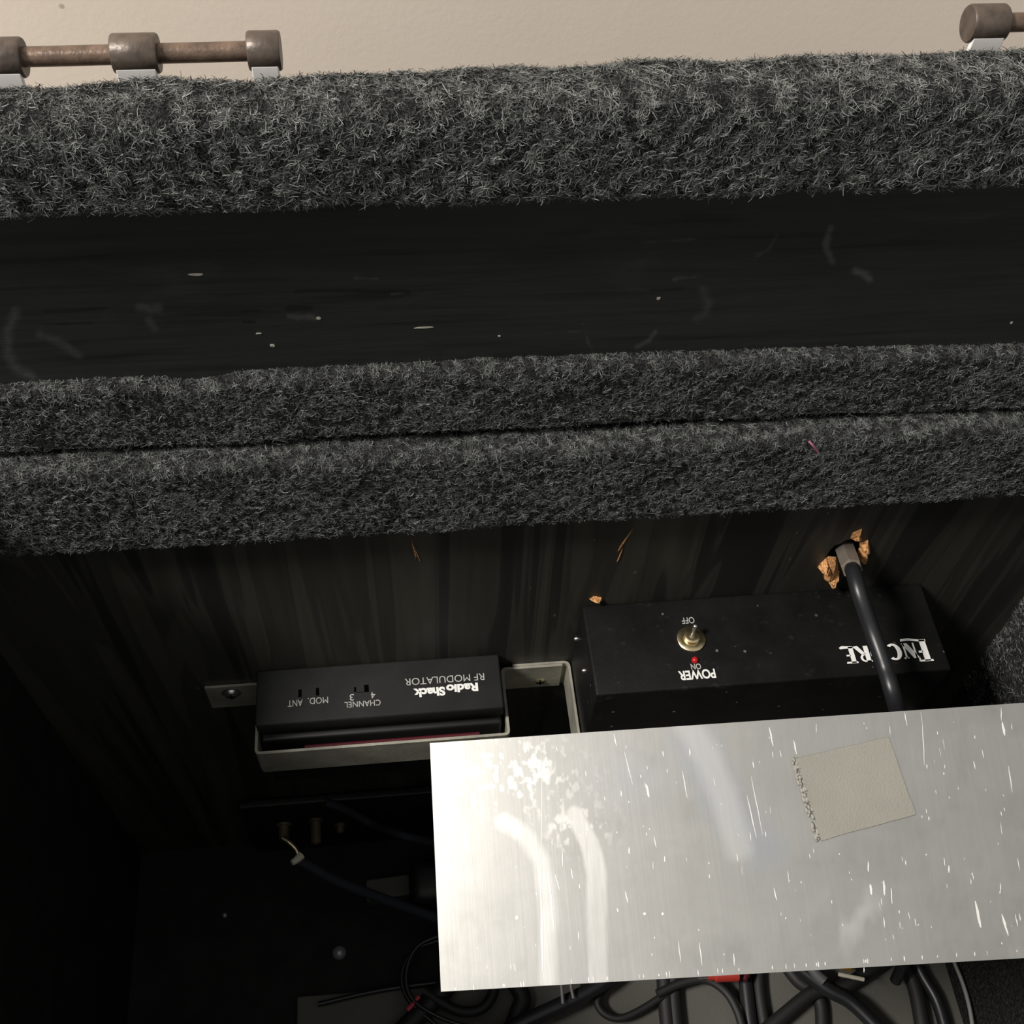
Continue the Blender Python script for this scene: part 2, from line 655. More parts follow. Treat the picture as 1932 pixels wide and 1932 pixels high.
def carpet_piece(name, profL, profR, x0, x1, dens, seed, parent, bow=None, lumps=0.0008, length=0.0042, width=0.00026, nu=260, round_r=0.003, tone_bias=0.0):
    """Carpet wrapped round a timber: profile lines given at the frame's left and right (lists of (point) along
    the long direction), swept from x0 to x1. bow(x) -> list of dz per profile vertex."""
    # refine the profile with rounded corners
    def refine(pr):
        out = [np.array(pr[0])]
        for i in range(1, len(pr) - 1):
            a, b, c = map(np.array, pr[i - 1:i + 2])
            la, lc = np.linalg.norm(a - b), np.linalg.norm(c - b)
            r = min(round_r, la * 0.45, lc * 0.45)
            p = b + (a - b) / la * r
            q = b + (c - b) / lc * r
            for k in range(5):
                t = k / 4
                out.append(p * (1 - t) ** 2 + b * 2 * t * (1 - t) + q * t * t)
        out.append(np.array(pr[-1]))
        res = [out[0]]
        for o in out[1:]:
            k = 4
            for j in range(1, k + 1):
                res.append(res[-1] * 0 + (res_last := out_prev(out, o)) * (1 - j / k) + o * (j / k))
        return np.array(res)

    def out_prev(out, o):
        for i in range(len(out)):
            if out[i] is o:
                return out[i - 1]

    A, B = refine([tuple(p) for p in profL]), refine([tuple(p) for p in profR])
    m = len(A)
    us = np.linspace(x0, x1, nu)
    G = np.zeros((nu, m, 3))
    for j in range(m):
        t = (us - A[j, 0]) / (B[j, 0] - A[j, 0])
        G[:, j, :] = A[j][None] * (1 - t)[:, None] + B[j][None] * t[:, None]
    if bow is not None:
        G += bow(G)
    # outward normals
    du = np.gradient(G, axis=0)
    dv = np.gradient(G, axis=1)
    Nn = np.cross(du, dv)
    Nn /= np.linalg.norm(Nn, axis=2)[:, :, None] + 1e-12
    if Nn[nu // 2, :, 1].sum() > 0:
        Nn = -Nn
    rg = np.random.RandomState(seed)
    Pf = G.reshape(-1, 3)
    lum = np.zeros(len(Pf))
    for k in range(9):
        d = rg.normal(size=3)
        lum += np.sin(Pf @ (d / np.linalg.norm(d)) * rg.uniform(60, 420) + rg.uniform(0, 6.28))
    G = G + Nn * (lum / 3 * lumps).reshape(nu, m)[:, :, None]
    V0 = G.reshape(-1, 3)
    F0 = []
    idx = np.arange(nu * m).reshape(nu, m)
    F0 = np.stack([idx[:-1, :-1], idx[:-1, 1:], idx[1:, 1:], idx[1:, :-1]], -1).reshape(-1, 4)
    # fibres: sample by cell area
    e1 = G[1:, :-1] - G[:-1, :-1]
    e2 = G[:-1, 1:] - G[:-1, :-1]
    area = np.linalg.norm(np.cross(e1, e2), axis=2)
    n = int(area.sum() * dens)
    pr = (area / area.sum()).ravel()
    cell = rg.choice(len(pr), n, p=pr)
    ci, cj = np.unravel_index(cell, area.shape)
    u, v = rg.uniform(size=n)[:, None], rg.uniform(size=n)[:, None]
    P = G[ci, cj] * (1 - u) * (1 - v) + G[ci + 1, cj] * u * (1 - v) + G[ci, cj + 1] * (1 - u) * v + G[ci + 1, cj + 1] * u * v
    NN = Nn[ci, cj]
    T = np.tile(np.array([[1.0, 0, 0]]), (n, 1))
    T -= NN * (T * NN).sum(1)[:, None]
    T /= np.linalg.norm(T, axis=1)[:, None]
    V1, F1, tone = fibre_arrays(P, NN, T, 4, length, width, seed, tone_bias)
    V = np.vstack([V0, V1])
    F = np.vstack([F0, F1 + len(V0)])
    mi = np.concatenate([np.zeros(len(F0)), np.ones(len(F1))])
    tn = np.concatenate([np.full(len(V0), 0.3), tone])
    me = mesh_from_arrays(name, V, F, mi, tn)
    return link_mesh(name, me, [M['carpet_base'], M['fibre']], parent)


# ------------------------------------------------------------------ room
bm = bmesh.new()
add_box(bm, -2.4, 2.4, 0.66, 0.76, 0, 2.6)
tag(bm_obj('wall_back', bm, M['wall']), 'smooth cream wall behind the case', kind='structure')
bm = bmesh.new()
add_box(bm, -2.4, 2.4, -1.6, 0.76, -0.06, 0.0)
tag(bm_obj('floor', bm, M['floor']), 'floor under the case', kind='structure')

# ------------------------------------------------------------------ the case
YB = 0.276      # upper board face
YP = 0.268      # plywood face
BASE = 0.02     # inner floor of the case
rimL_B, rimR_B = atY(0, 162, 0.286), atY(1932, 100, 0.286)
XL, XR = -0.194, None
cornerA, cornerB = atY(1932, 1128, YP), atY(1790, 1330, YP)
XR = (cornerA.x + cornerB.x) / 2

case = empty('equipment_case', (0, 0.02, 0.0), 'open carpet-trimmed black wooden case with rusty hinges, filling the picture', 'case')

# back board (upper, painted) and plywood (lower)
stepL = atY(0, 858, 0.270)
stepR = atY(1932, 768, 0.270)
zs = (stepL.z + stepR.z) / 2
bm = bmesh.new()
add_box(bm, XL - 0.02, 0.37, YB, YB + 0.008, zs - 0.02, min(rimR_B.z, rimL_B.z) - 0.010)
bm_obj('back_board', bm, M['board'], case)
tag(case.children[-1], 'smooth black board with pale scratches')
bm = bmesh.new()
rg = random.Random(4)
hole_c = atY(1596, 1042, YP)
hole = []
for k in range(26):
    an = 2 * math.pi * k / 26
    rr = 1 + rg.uniform(-0.13, 0.13)
    hole.append((hole_c.x + 0.0098 * rr * math.cos(an), hole_c.z + 0.0105 * rr * math.sin(an)))
orect = [(XL - 0.018, 0.0), (0.37, 0.0), (0.37, zs - 0.02), (XL - 0.018, zs - 0.02)]
rings = {}
for y_ in (YP, YP + 0.016):
    ov = [bm.verts.new((x_, y_, z_)) for x_, z_ in orect]
    hv = [bm.verts.new((x_, y_, z_)) for x_, z_ in hole]
    es = [bm.edges.new((r[k], r[(k + 1) % len(r)])) for r in (ov, hv) for k in range(len(r))]
    bmesh.ops.triangle_fill(bm, use_beauty=True, edges=es)
    rings[y_] = (ov, hv)
for w_ in (0, 1):
    r0_, r1_ = rings[YP][w_], rings[YP + 0.016][w_]
    for k in range(len(r0_)):
        bm.faces.new((r0_[k], r0_[(k + 1) % len(r0_)], r1_[(k + 1) % len(r0_)], r1_[k]))
bm_obj('plywood_panel', bm, M['ply'], case)
tag(case.children[-1], 'black stained plywood with broad vertical grain')

bm = bmesh.new()
add_box(bm, XL - 0.018, 0.37, YP + 0.0165, YP + 0.0195, 0.0, min(rimR_B.z, rimL_B.z) - 0.012)
bm_obj('added_back_panel', bm, M['black_paint'], case)  # added to stop light showing through the hole; also closes the shell
# sides, unseen front and base
bm = bmesh.new()
ztop = rimL_B.z
add_box(bm, XL - 0.018, XL, -0.22, YB - 0.0005, BASE, ztop - 0.115, 0.002)
o = bm_obj('side_panel', bm, M['black_paint'], case)
bm = bmesh.new()
add_box(bm, XL - 0.018, 0.37, -0.238, -0.22, 0.0, ztop - 0.02, 0.002)
bm_obj('unseen_front_panel', bm, M['black_paint'], case)  # out of view; set close and tall to darken the interior
bm = bmesh.new()
add_box(bm, XL - 0.018, 0.37, -0.22, YP, 0.0, BASE)
bm_obj('base_panel', bm, M['black_paint'], case)

# rim carpet
zt = lambda p: p.z


def rim_profile(px, yb, yc, yd):
    B = atY(px, yb, 0.286)
    C = atZ(px, yc, B.z)
    D = atY(px, yd, C.y)
    x = B.x
    mk = lambda y, z: (x, y, z)
    return [mk(0.2885, B.z - 0.05), mk(0.2875, B.z), mk(C.y, C.z), mk(C.y - 0.0006, D.z), mk(YB + 0.001, D.z - 0.001)]


PL = rim_profile(0, 158, 244, 412)
PR = rim_profile(1932, 86, 170, 356)
carpet_piece('rim_carpet', PL, PR, -0.23, 0.368, 7.5e6, 3, case, round_r=0.0075, lumps=0.0005, length=0.0034, width=0.00023)


def ledge_upper(px, y0, y1):
    F_ = atY(px, y0, 0.270)
    G_ = atY(px, y1, 0.270)
    x = F_.x
    return [(x, YB + 0.001, F_.z + 0.0005), (x, 0.2695, F_.z), (x, 0.2690, G_.z + 0.0022), (x, 0.2735, G_.z + 0.0010)]


def bow_upper(G):
    """the worn upper edge wanders and has one dent"""
    out = np.zeros_like(G)
    x = G[:, :, 0]
    fr = np.linspace(1, 0, G.shape[1])[None, :] ** 0.7
    xs = np.array([-0.30, -0.19, -0.10, -0.083, -0.070, -0.058, 0.0, 0.10, 0.20, 0.32])
    dz = np.array([-0.004, -0.0005, 0.0015, 0.0012, -0.0016, 0.0016, 0.0034, 0.0028, 0.0002, -0.003])
    out[:, :, 2] = np.interp(x, xs, dz) * fr
    return out


carpet_piece('ledge_carpet', ledge_upper(0, 752, 858), ledge_upper(1932, 668, 768), -0.23, 0.368, 7.5e6, 11, case, bow=bow_upper, lumps=0.0003, length=0.0026, width=0.00021, round_r=0.002, tone_bias=-0.07)


def ledge_lower(px, y0, y1, y2):
    A_ = atY(px, y0, 0.2705)
    F_ = atZ(px, y1, A_.z)
    Yf = 0.259
    G_ = atY(px, y2, Yf)
    x = A_.x
    return [(x, 0.2715, A_.z + 0.0), (x, Yf, A_.z), (x, Yf, G_.z), (x, YP + 0.001, G_.z - 0.0005)]


carpet_piece('ledge_carpet', ledge_lower(0, 862, 890, 1052), ledge_lower(1932, 772, 800, 934), -0.23, 0.368, 7.5e6, 23, case, lumps=0.0003, length=0.0027, width=0.00021, round_r=0.003, tone_bias=-0.05)

# right side: carpeted inner wall meeting the plywood
a, b2 = cornerA, cornerB
dx = (b2 - a)
p0 = a - dx * 1.4
p1 = a + dx * ((BASE + 0.001 - a.z) / dx.z)


def side_carpet():
    nv, nu = 90, 120
    G = np.zeros((nu, nv, 3))
    for i in range(nu):
        t = i / (nu - 1)
        q = p0 * (1 - t) + p1 * t
        for j in range(nv):
            y = YP - 0.30 * j / (nv - 1)
            G[i, j] = (q.x + 0.0, y, max(q.z, BASE))
    rg = np.random.RandomState(5)
    idx = np.arange(nu * nv).reshape(nu, nv)
    F0 = np.stack([idx[:-1, :-1], idx[:-1, 1:], idx[1:, 1:], idx[1:, :-1]], -1).reshape(-1, 4)
    n = 60000
    t = rg.uniform(size=n)
    s = rg.uniform(size=n) ** 1.6
    P = np.stack([p0.x * (1 - t) + p1.x * t, YP - 0.26 * s, p0.z * (1 - t) + p1.z * t], 1)
    P = P[P[:, 2] > 0.20]
    NN = np.tile(np.array([[-1.0, 0, 0.0]]), (len(P), 1))
    T = np.tile(np.array([[0, 1.0, 0]]), (len(P), 1))
    V1, F1, tone = fibre_arrays(P, NN, T, 4, 0.0036, 0.00028, 77, -0.05)
    V0 = G.reshape(-1, 3)
    me = mesh_from_arrays('side_carpet', np.vstack([V0, V1]), np.vstack([F0, F1 + len(V0)]),
                          np.concatenate([np.zeros(len(F0)), np.ones(len(F1))]),
                          np.concatenate([np.full(len(V0), 0.3), tone]))
    bmx = bmesh.new()
    q0, q1 = p0, p1
    add_hexa(bmx, [(q1.x + 0.0015, -0.22, BASE), (0.37, -0.22, BASE), (0.37, YP - 0.0005, BASE), (q1.x + 0.0015, YP - 0.0005, BASE),
                   (q0.x + 0.0015, -0.22, q0.z), (0.37, -0.22, q0.z), (0.37, YP - 0.0005, q0.z), (q0.x + 0.0015, YP - 0.0005, q0.z)])
    bm_obj('side_panel', bmx, M['black_paint'], case)
    o = link_mesh('side_carpet', me, [M['carpet_base'], M['fibre']], case)


side_carpet()


# hinges -------------------------------------------------------------
def hinge(knuckles, pin_pts, leafs):
    h = bmesh.new()
    # leaf plate screwed to the outside of the case back
    xs = [k[0] for k in knuckles] + [k[1] for k in knuckles]
    zc = knuckles[0][2].z
    add_box(h, min(xs), max(xs), 0.2885, 0.2905, zc - 0.080, zc - 0.035, 0.0004)
    ho = bm_obj('hinge', h, M['steel'], case)
    for (xa, xb, c, r) in knuckles:
        bm = bmesh.new()
        w_ = xb - xa
        add_lathe(bm, (xa, c.y, c.z), (1, 0, 0), [(0, r * 0.55), (0, r * 0.93), (0.0006, r), (w_ - 0.0006, r), (w_, r * 0.93), (w_, r * 0.55)], 28)
        ko = bm_obj('knuckle', bm, M['rust'], ho, auto=35)
        bm = bmesh.new()
        add_box(bm, xa + 0.0008, xb - 0.0008, c.y - r + 0.0002, c.y - r + 0.0020, zc - 0.030, c.z - 0.0015, 0.0003)
        bm_obj('leaf_tab', bm, M['tab'], ho)
    bm = bmesh.new()
    add_tube(bm, pin_pts[:2], pin_pts[2], 16, smooth=False)
    bm_obj('pin', bm, M['rust_pin'], ho, auto=50)
    return ho


HY = 0.2955


def kn(pxa, pxb, pyc, r):
    a_ = atY(pxa, pyc, HY)
    b_ = atY(pxb, pyc, HY)
    return (a_.x, b_.x, (a_ + b_) / 2, r)


hk = [kn(-40, 46, 109, 0.0055), kn(213, 300, 101, 0.0055), kn(468, 530, 96, 0.0055)]
pa = Vector((atY(-60, 110, HY).x, HY, hk[0][2].z))
pb = Vector((hk[2][0] + 0.002, HY, hk[2][2].z))
hinge(hk, (pa, pb, 0.0028), None)
hk2 = [kn(1826, 1893, 44, 0.0055), kn(2080, 2160, 36, 0.0055)]
hinge(hk2, (Vector((hk2[0][0] + 0.002, HY, hk2[0][2].z)), Vector((hk2[1][1], HY, hk2[1][2].z)), 0.0028), None)

# pale scratches, chips and the torn cable hole
def flake(px, py, w_, h_, Y, mat, name, rot=0.0, jag=0.25, seed=1, th=0.0004, parent=case):
    """a small irregular chip lying on a wall face"""
    rg = random.Random(seed)
    c = atY(px, py, Y)
    bm = bmesh.new()
    top = []
    n_ = 9
    for k in range(n_):
        an = 2 * math.pi * k / n_
        rr = 1 + rg.uniform(-jag, jag)
        x_, z_ = math.cos(an) * w_ / 2 * rr, math.sin(an) * h_ / 2 * rr
        x_, z_ = x_ * math.cos(rot) - z_ * math.sin(rot), x_ * math.sin(rot) + z_ * math.cos(rot)
        top.append((x_, z_))
    f = [bm.verts.new((c.x + x_, Y - th, c.z + z_)) for x_, z_ in top]
    g = [bm.verts.new((c.x + x_ * 1.1, Y + 0.0002, c.z + z_ * 1.1)) for x_, z_ in top]
    bm.faces.new(f)
    for k in range(n_):
        bm.faces.new((f[k], f[(k + 1) % n_], g[(k + 1) % n_], g[k]))
    return bm_obj(name, bm, mat, parent)


M['chip'] = simple('pale chipped paint', (0.34, 0.32, 0.27), 0.8)
for i, (x_, y_, w_, h_) in enumerate([(370, 517, .0050, .0010), (601, 599, .0018, .0012), (514, 651, .0016, .0012), (798, 617, .0062, .0007),
                                      (942, 633, .0012, .0009), (1242, 562, .0014, .0012), (488, 628, .0020, .0006), (1908, 608, .0009, .0012)]):
    flake(x_, y_, w_, h_, YB, M['chip'], 'paint_chip', seed=i + 3)


def stroke_on_board(pts, wd, mat, Y=YB, name='scratch', lift=0.00018):
    bm = bmesh.new()
    P_ = catmull([atY(x_, y_, Y) for x_, y_ in pts], 6)
    rows = []
    for i, p in enumerate(P_):
        d = (P_[min(i + 1, len(P_) - 1)] - P_[max(i - 1, 0)]).normalized()
        s_ = Vector((-d.z, 0, d.x))
        t = i / (len(P_) - 1)
        ww = wd * math.sin(math.pi * (0.06 + 0.88 * t))
        rows.append((bm.verts.new(p + s_ * ww / 2 + Vector((0, -lift, 0))), bm.verts.new(p - s_ * ww / 2 + Vector((0, -lift, 0)))))
    for r0, r1 in zip(rows, rows[1:]):
        bm.faces.new((r0[0], r0[1], r1[1], r1[0]))
    return bm_obj(name, bm, mat, case)


# painted face of the back board, a fine grid carrying the old scuffs
bu, bv = 1100, 240
uu, vv = np.meshgrid(np.linspace(XL - 0.02, 0.33, bu), np.linspace(zs - 0.02, min(rimR_B.z, rimL_B.z) - 0.010, bv), indexing='ij')
BG = np.stack([uu.ravel(), np.full(uu.size, YB - 0.0002), vv.ravel()], 1)
BQ = where_seen(BG)
sc = np.zeros(len(BG))
for pts, half, soft, amt in [([(1568, 430), (1558, 455), (1560, 475), (1570, 492)], 5, 7, .8),
                             ([(1614, 512), (1628, 517), (1640, 525)], 6, 7, .9),
                             ([(30, 590), (14, 625), (16, 670), (30, 695), (62, 712)], 7, 14, .55),
                             ([(48, 706), (62, 712)], 5, 6, .7),
                             ([(1325, 545), (1338, 572), (1330, 592), (1315, 600)], 6, 12, .4),
                             ([(1236, 625), (1228, 640), (1200, 655)], 3, 5, .6),
                             ([(1098, 604), (1108, 640), (1118, 664)], 1.5, 3, .5),
                             ([(1466, 445), (1450, 470), (1428, 482)], 3, 5, .35),
                             ([(265, 580), (285, 584), (298, 582)], 8, 10, .45),
                             ([(280, 600), (292, 620)], 5, 10, .35),
                             ([(75, 630), (120, 650), (150, 672)], 6, 12, .4),
                             ([(1210, 458), (1260, 456), (1314, 450)], 1.5, 3, .4),
                             ([(1270, 526), (1312, 523)], 2, 3, .4),
                             ([(670, 525), (712, 526)], 2, 3, .5), ([(545, 598), (600, 600)], 4, 5, .55),
                             ([(1070, 626), (1110, 624)], 1.5, 3, .35), ([(740, 555), (760, 552)], 2, 3, .4)]:
    d = seg_dist(BQ, pts) + (vnoise(BQ, (14, 9), 3) - 0.5) * 8
    sc = np.maximum(sc, amt * np.clip((half - d) / soft + 0.5, 0, 1) * (0.5 + 0.8 * vnoise(BQ, (7, 5), 8)))
dkk = np.zeros(len(BG))
for pts, half in [([(560, 549), (640, 548), (770, 550)], 3), ([(545, 582), (585, 581)], 5), ([(462, 587), (490, 586)], 3), ([(85, 588), (200, 582)], 3), ([(460, 608), (480, 608)], 3), ([(90, 612), (170, 610)], 2), ([(1230, 548), (1290, 545)], 2)]:
    d = seg_dist(BQ, pts) + (vnoise(BQ, (20, 5), 13) - 0.5) * 4
    dkk = np.maximum(dkk, np.clip((half - d) / 3 + 0.5, 0, 1) * 0.8)
idx = np.arange(bu * bv).reshape(bu, bv)
F0 = np.stack([idx[:-1, :-1], idx[1:, :-1], idx[1:, 1:], idx[:-1, 1:]], -1).reshape(-1, 4)
me = mesh_from_arrays('painted_face', BG, F0, np.zeros(len(F0)), sc)
at_ = me.attributes.new('film', 'FLOAT', 'POINT')
at_.data.foreach_set('value', dkk.astype(np.float32))
link_mesh('painted_face', me, M['board'], case)
# plywood splinter nicks
for i, (x_, y_, w_, h_, r_) in enumerate([(1177, 1022, .0006, .018, 0.25), (1170, 1046, .0004, .010, 0.1), (781, 1036, .0005, .014, -0.1), (788, 1048, .0003, .008, -0.2)]):
    flake(x_, y_, w_, h_, YP, M['splinter'], 'splinter_nick', rot=-r_, jag=0.45, seed=50 + i)

def wood_tuft(poly, name, bulge, seed):
    """a clump of torn fibres: outline polygon on the plywood, pushed out irregularly"""
    rg = random.Random(seed)
    pts = [atY(x_, y_, YP) for x_, y_ in poly]
    cen = sum(pts, Vector()) / len(pts)
    bm = bmesh.new()
    outer = [bm.verts.new((p.x, YP + 0.0003, p.z)) for p in pts]
    mid = [bm.verts.new(((p.x * 0.62 + cen.x * 0.38), YP - bulge * rg.uniform(0.4, 1.1), p.z * 0.62 + cen.z * 0.38)) for p in pts]
    inn = [bm.verts.new(((p.x * 0.3 + cen.x * 0.7), YP - bulge * rg.uniform(0.7, 1.5), p.z * 0.3 + cen.z * 0.7)) for p in pts]
    n_ = len(pts)
    for a_, b_ in ((outer, mid), (mid, inn)):
        for k in range(n_):
            bm.faces.new((a_[k], a_[(k + 1) % n_], b_[(k + 1) % n_], b_[k]))
    bm.faces.new(inn)
    return bm_obj(name, bm, M['splinter'], case)


wood_tuft([(1556, 1056), (1564, 1050), (1578, 1052), (1584, 1070), (1580, 1084), (1570, 1088), (1558, 1097), (1554, 1092), (1553, 1078), (1543, 1072)], 'torn_wood', 0.0035, 1)
wood_tuft([(1620, 1036), (1634, 1028), (1640, 1032), (1638, 1048), (1632, 1058), (1624, 1060), (1617, 1048)], 'torn_wood', 0.0035, 2)
wood_tuft([(1603, 1016), (1608, 1004), (1627, 996), (1624, 1010), (1627, 1020), (1618, 1018), (1610, 1019)], 'torn_wood', 0.0018, 3)
wood_tuft([(1548, 1062), (1560, 1052), (1566, 1060), (1556, 1068), (1542, 1070)], 'torn_wood', 0.0045, 5)
wood_tuft([(1560, 1080), (1584, 1076), (1576, 1088), (1562, 1098), (1556, 1094)], 'torn_wood', 0.0050, 6)
wood_tuft([(1622, 1024), (1638, 1018), (1642, 1034), (1630, 1040), (1622, 1034)], 'torn_wood', 0.0040, 7)
wood_tuft([(1110, 1130), (1120, 1124), (1136, 1127), (1138, 1132), (1124, 1136)], 'torn_wood', 0.002, 4)

# pink thread caught in the carpet
tp = [atY(1527, 833, 0.2560), atY(1534, 841, 0.2552), atY(1543, 852, 0.2556)]
bm = bmesh.new()
add_tube(bm, tp, 0.0005, 6)
tag(bm_obj('thread', bm, simple('pink thread', (0.42, 0.14, 0.22), 0.7)), 'tiny pink thread snagged on the lower carpeted ledge', 'thread')

# ------------------------------------------------------------------ lettering
def lettering(parent, body, cx, cy, wpx, hpx, Z, mat, name='lettering', bold=0.0, shear=0.0, lift=0.0002):
    """flat printing on a horizontal face, read from the wall side (upside down from here)"""
    cu = bpy.data.curves.new('t', 'FONT')
    cu.body = body
    cu.offset = bold
    cu.shear = shear
    cu.fill_mode = 'FRONT'
    to = bpy.data.objects.new('t', cu)
    COL.objects.link(to)
    bpy.context.view_layer.update()
    me = bpy.data.meshes.new_from_object(to.evaluated_get(bpy.context.evaluated_depsgraph_get()))
    bpy.data.objects.remove(to)
    co = np.zeros(len(me.vertices) * 3)
    me.vertices.foreach_get('co', co)
    co = co.reshape(-1, 3)
    mn, mx = co.min(0), co.max(0)
    c = atZ(cx, cy, Z)
    wW = (atZ(cx + wpx / 2, cy, Z) - atZ(cx - wpx / 2, cy, Z)).length
    hW = abs((atZ(cx, cy + hpx / 2, Z) - atZ(cx, cy - hpx / 2, Z)).y)
    q = (co - (mn + mx) / 2) / np.maximum(mx - mn, 1e-9)
    out = np.zeros_like(q)
    out[:, 0] = c.x - q[:, 0] * wW
    out[:, 1] = c.y - q[:, 1] * hW
    out[:, 2] = Z + lift
    me.vertices.foreach_set('co', out.ravel())
    me.update()
    return link_mesh(name, me, mat, parent)


# ------------------------------------------------------------------ modulator
ZM = atY(715, 1247, YP).z
mL0, mR0 = atZ(485, 1258, ZM), atZ(945, 1232, ZM)
mF = atZ(715, 1352, ZM).y
MX0, MX1 = atZ(481, 1368, ZM).x, atZ(952, 1335, ZM).x
mod = empty('video_modulator', ((MX0 + MX1) / 2, YP - 0.02, ZM - 0.075), 'small charcoal plastic box with white lettering and two slots, strapped to the plywood', 'electronic box')
bm = bmesh.new()
add_box(bm, MX0, MX1, mF, YP - 0.0006, ZM - 0.010, ZM, 0.0013)
bm_obj('front_bezel', bm, M['modulator'], mod, auto=40)
bm = bmesh.new()
add_box(bm, MX0 + 0.0015, MX1 - 0.0015, mF + 0.0022, YP - 0.0008, ZM - 0.072, ZM - 0.0085, 0.0012)
add_box(bm, MX0 + 0.0008, MX1 - 0.0008, mF - 0.0012, YP - 0.0007, ZM - 0.072, ZM - 0.0165, 0.0016)
bm_obj('housing', bm, M['groove'], mod, auto=40)
lettering(mod, 'RF MODULATOR', 839, 1282, 150, 13, ZM, M['grey_ink'])
lettering(mod, 'Radio', 872, 1298, 60, 16, ZM, M['white_ink'], bold=0.045)
lettering(mod, 'Shack', 810, 1306, 60, 17, ZM, M['white_ink'], bold=0.045, shear=-0.05)
lettering(mod, 'CHANNEL', 684, 1328, 68, 11, ZM, M['grey_ink'])
lettering(mod, '4', 704, 1312, 8, 12, ZM, M['grey_ink'])
lettering(mod, '3', 664, 1316, 8, 12, ZM, M['grey_ink'])
lettering(mod, 'MOD.', 600, 1322, 38, 12, ZM, M['grey_ink'])
lettering(mod, 'ANT', 557, 1327, 28, 12, ZM, M['grey_ink'])


def slot(px, py, wpx, hpx, Z, mat, name, h=0.0004):
    a_ = atZ(px - wpx / 2, py - hpx / 2, Z)
    b_ = atZ(px + wpx / 2, py + hpx / 2, Z)
    bm = bmesh.new()
    add_box(bm, a_.x, b_.x, b_.y, a_.y, Z - 0.0015, Z + h, 0.0001, 1)
    return bm_obj(name, bm, mat, mod)


slot(566, 1308, 6, 14, ZM, M['hole'], 'slot', 0.00015)
slot(599, 1305, 6, 14, ZM, M['hole'], 'slot', 0.00015)
slot(670, 1301, 4, 9, ZM, M['hole'], 'slot', 0.00015)
slot(691, 1299, 10, 13, ZM, M['hole'], 'slot', 0.00015)
slot(680, 1301, 16, 10, ZM, M['modulator'], 'slide_switch', 0.0009)

# strap round the modulator
ZS = atY(428, 1294, YP - 0.001).z          # upper edge of the strap
SH = 0.0235
sF = atZ(484, 1417, ZS)                     # front left corner
sFr = atZ(965, 1388, ZS)
tl = atZ(386, 1297, ZS)
tr = atY(1058, 1262, YP - 0.001)
yw = YP - 0.0010
yf = (sF.y + sFr.y) / 2
strap = bmesh.new()
xl, xr = MX0 - 0.0012, MX1 + 0.0020
path = [(tl.x, yw), (xl, yw), (xl, yf), (xr, yf), (xr, yw - 0.0015), (tr.x, yw - 0.0015)]
add_strip(strap, round_path(path, 0.0022), ZS - SH, ZS, 0.0014)
so = empty('mounting_strap', ((xl + xr) / 2, yf, ZS - SH), 'bent grey metal strap with a screwed tab each side, wrapped round the small box', 'metal strap', 'equipment straps')
bm_obj('strap_band', strap, M['strap'], so, auto=35)


def screw(parent, px, py, Y, r, mat, name='screw'):
    c = atY(px, py, Y)
    bm = bmesh.new()
    add_lathe(bm, (c.x, Y + 0.001, c.z), (0, -1, 0), [(0, r * 1.5), (0.0009, r * 1.5), (0.0011, r * 1.15), (0.0024, r * 0.95), (0.0032, r * 0.5), (0.0034, 0)], 20)
    s = bm_obj(name, bm, mat, parent, auto=50)
    bm = bmesh.new()
    add_box(bm, c.x - r * 0.62, c.x + r * 0.62, Y - 0.0026, Y - 0.0018, c.z - 0.0004, c.z + 0.0004)
    add_box(bm, c.x - 0.0004, c.x + 0.0004, Y - 0.0026, Y - 0.0018, c.z - r * 0.62, c.z + r * 0.62)
    bm_obj('slot', bm, M['hole'], s)
    return s


screw(so, 437, 1308, YP - 0.0018, 0.0034, M['steel'])
screw(so, 1018, 1281, YP - 0.0018, 0.0034, M['screw'])

# ------------------------------------------------------------------ effects power box
ZE = atY(1430, 1118, YP).z
EX0, EX1 = atZ(1121, 1290, ZE).x, atZ(1792, 1250, ZE).x
eF = atZ(1455, 1288, ZE).y
box = empty('power_box', ((EX0 + EX1) / 2, YP - 0.02, ZE - 0.07), 'long black metal box with brass toggle switch and large white lettering, below the torn hole', 'electronic box')
bm = bmesh.new()
add_box(bm, EX0, EX1, eF, YP - 0.0006, ZE - 0.075, ZE, 0.0012)
bm_obj('housing', bm, M['box'], box, auto=40)
for (px, py) in ((1089, 1205), (1104, 1265)):
    c = atX(px, py, EX0)
    bm = bmesh.new()
    add_lathe(bm, (EX0 + 0.0005, c.y, c.z), (-1, 0, 0), [(0, 0.0012), (0.0012, 0.0012), (0.0020, 0.0007), (0.0022, 0)], 12)
    bm_obj('screw', bm, M['steel'], box, auto=40)

lettering(box, 'OFF', 1298, 1171, 24, 12, ZE, M['grey_ink'], bold=0.01)
lettering(box, 'ON', 1313, 1258, 19, 11, ZE, M['grey_ink'], bold=0.02)
lettering(box, 'POWER', 1315, 1273, 70, 18, ZE, M['white_ink'], bold=0.03)
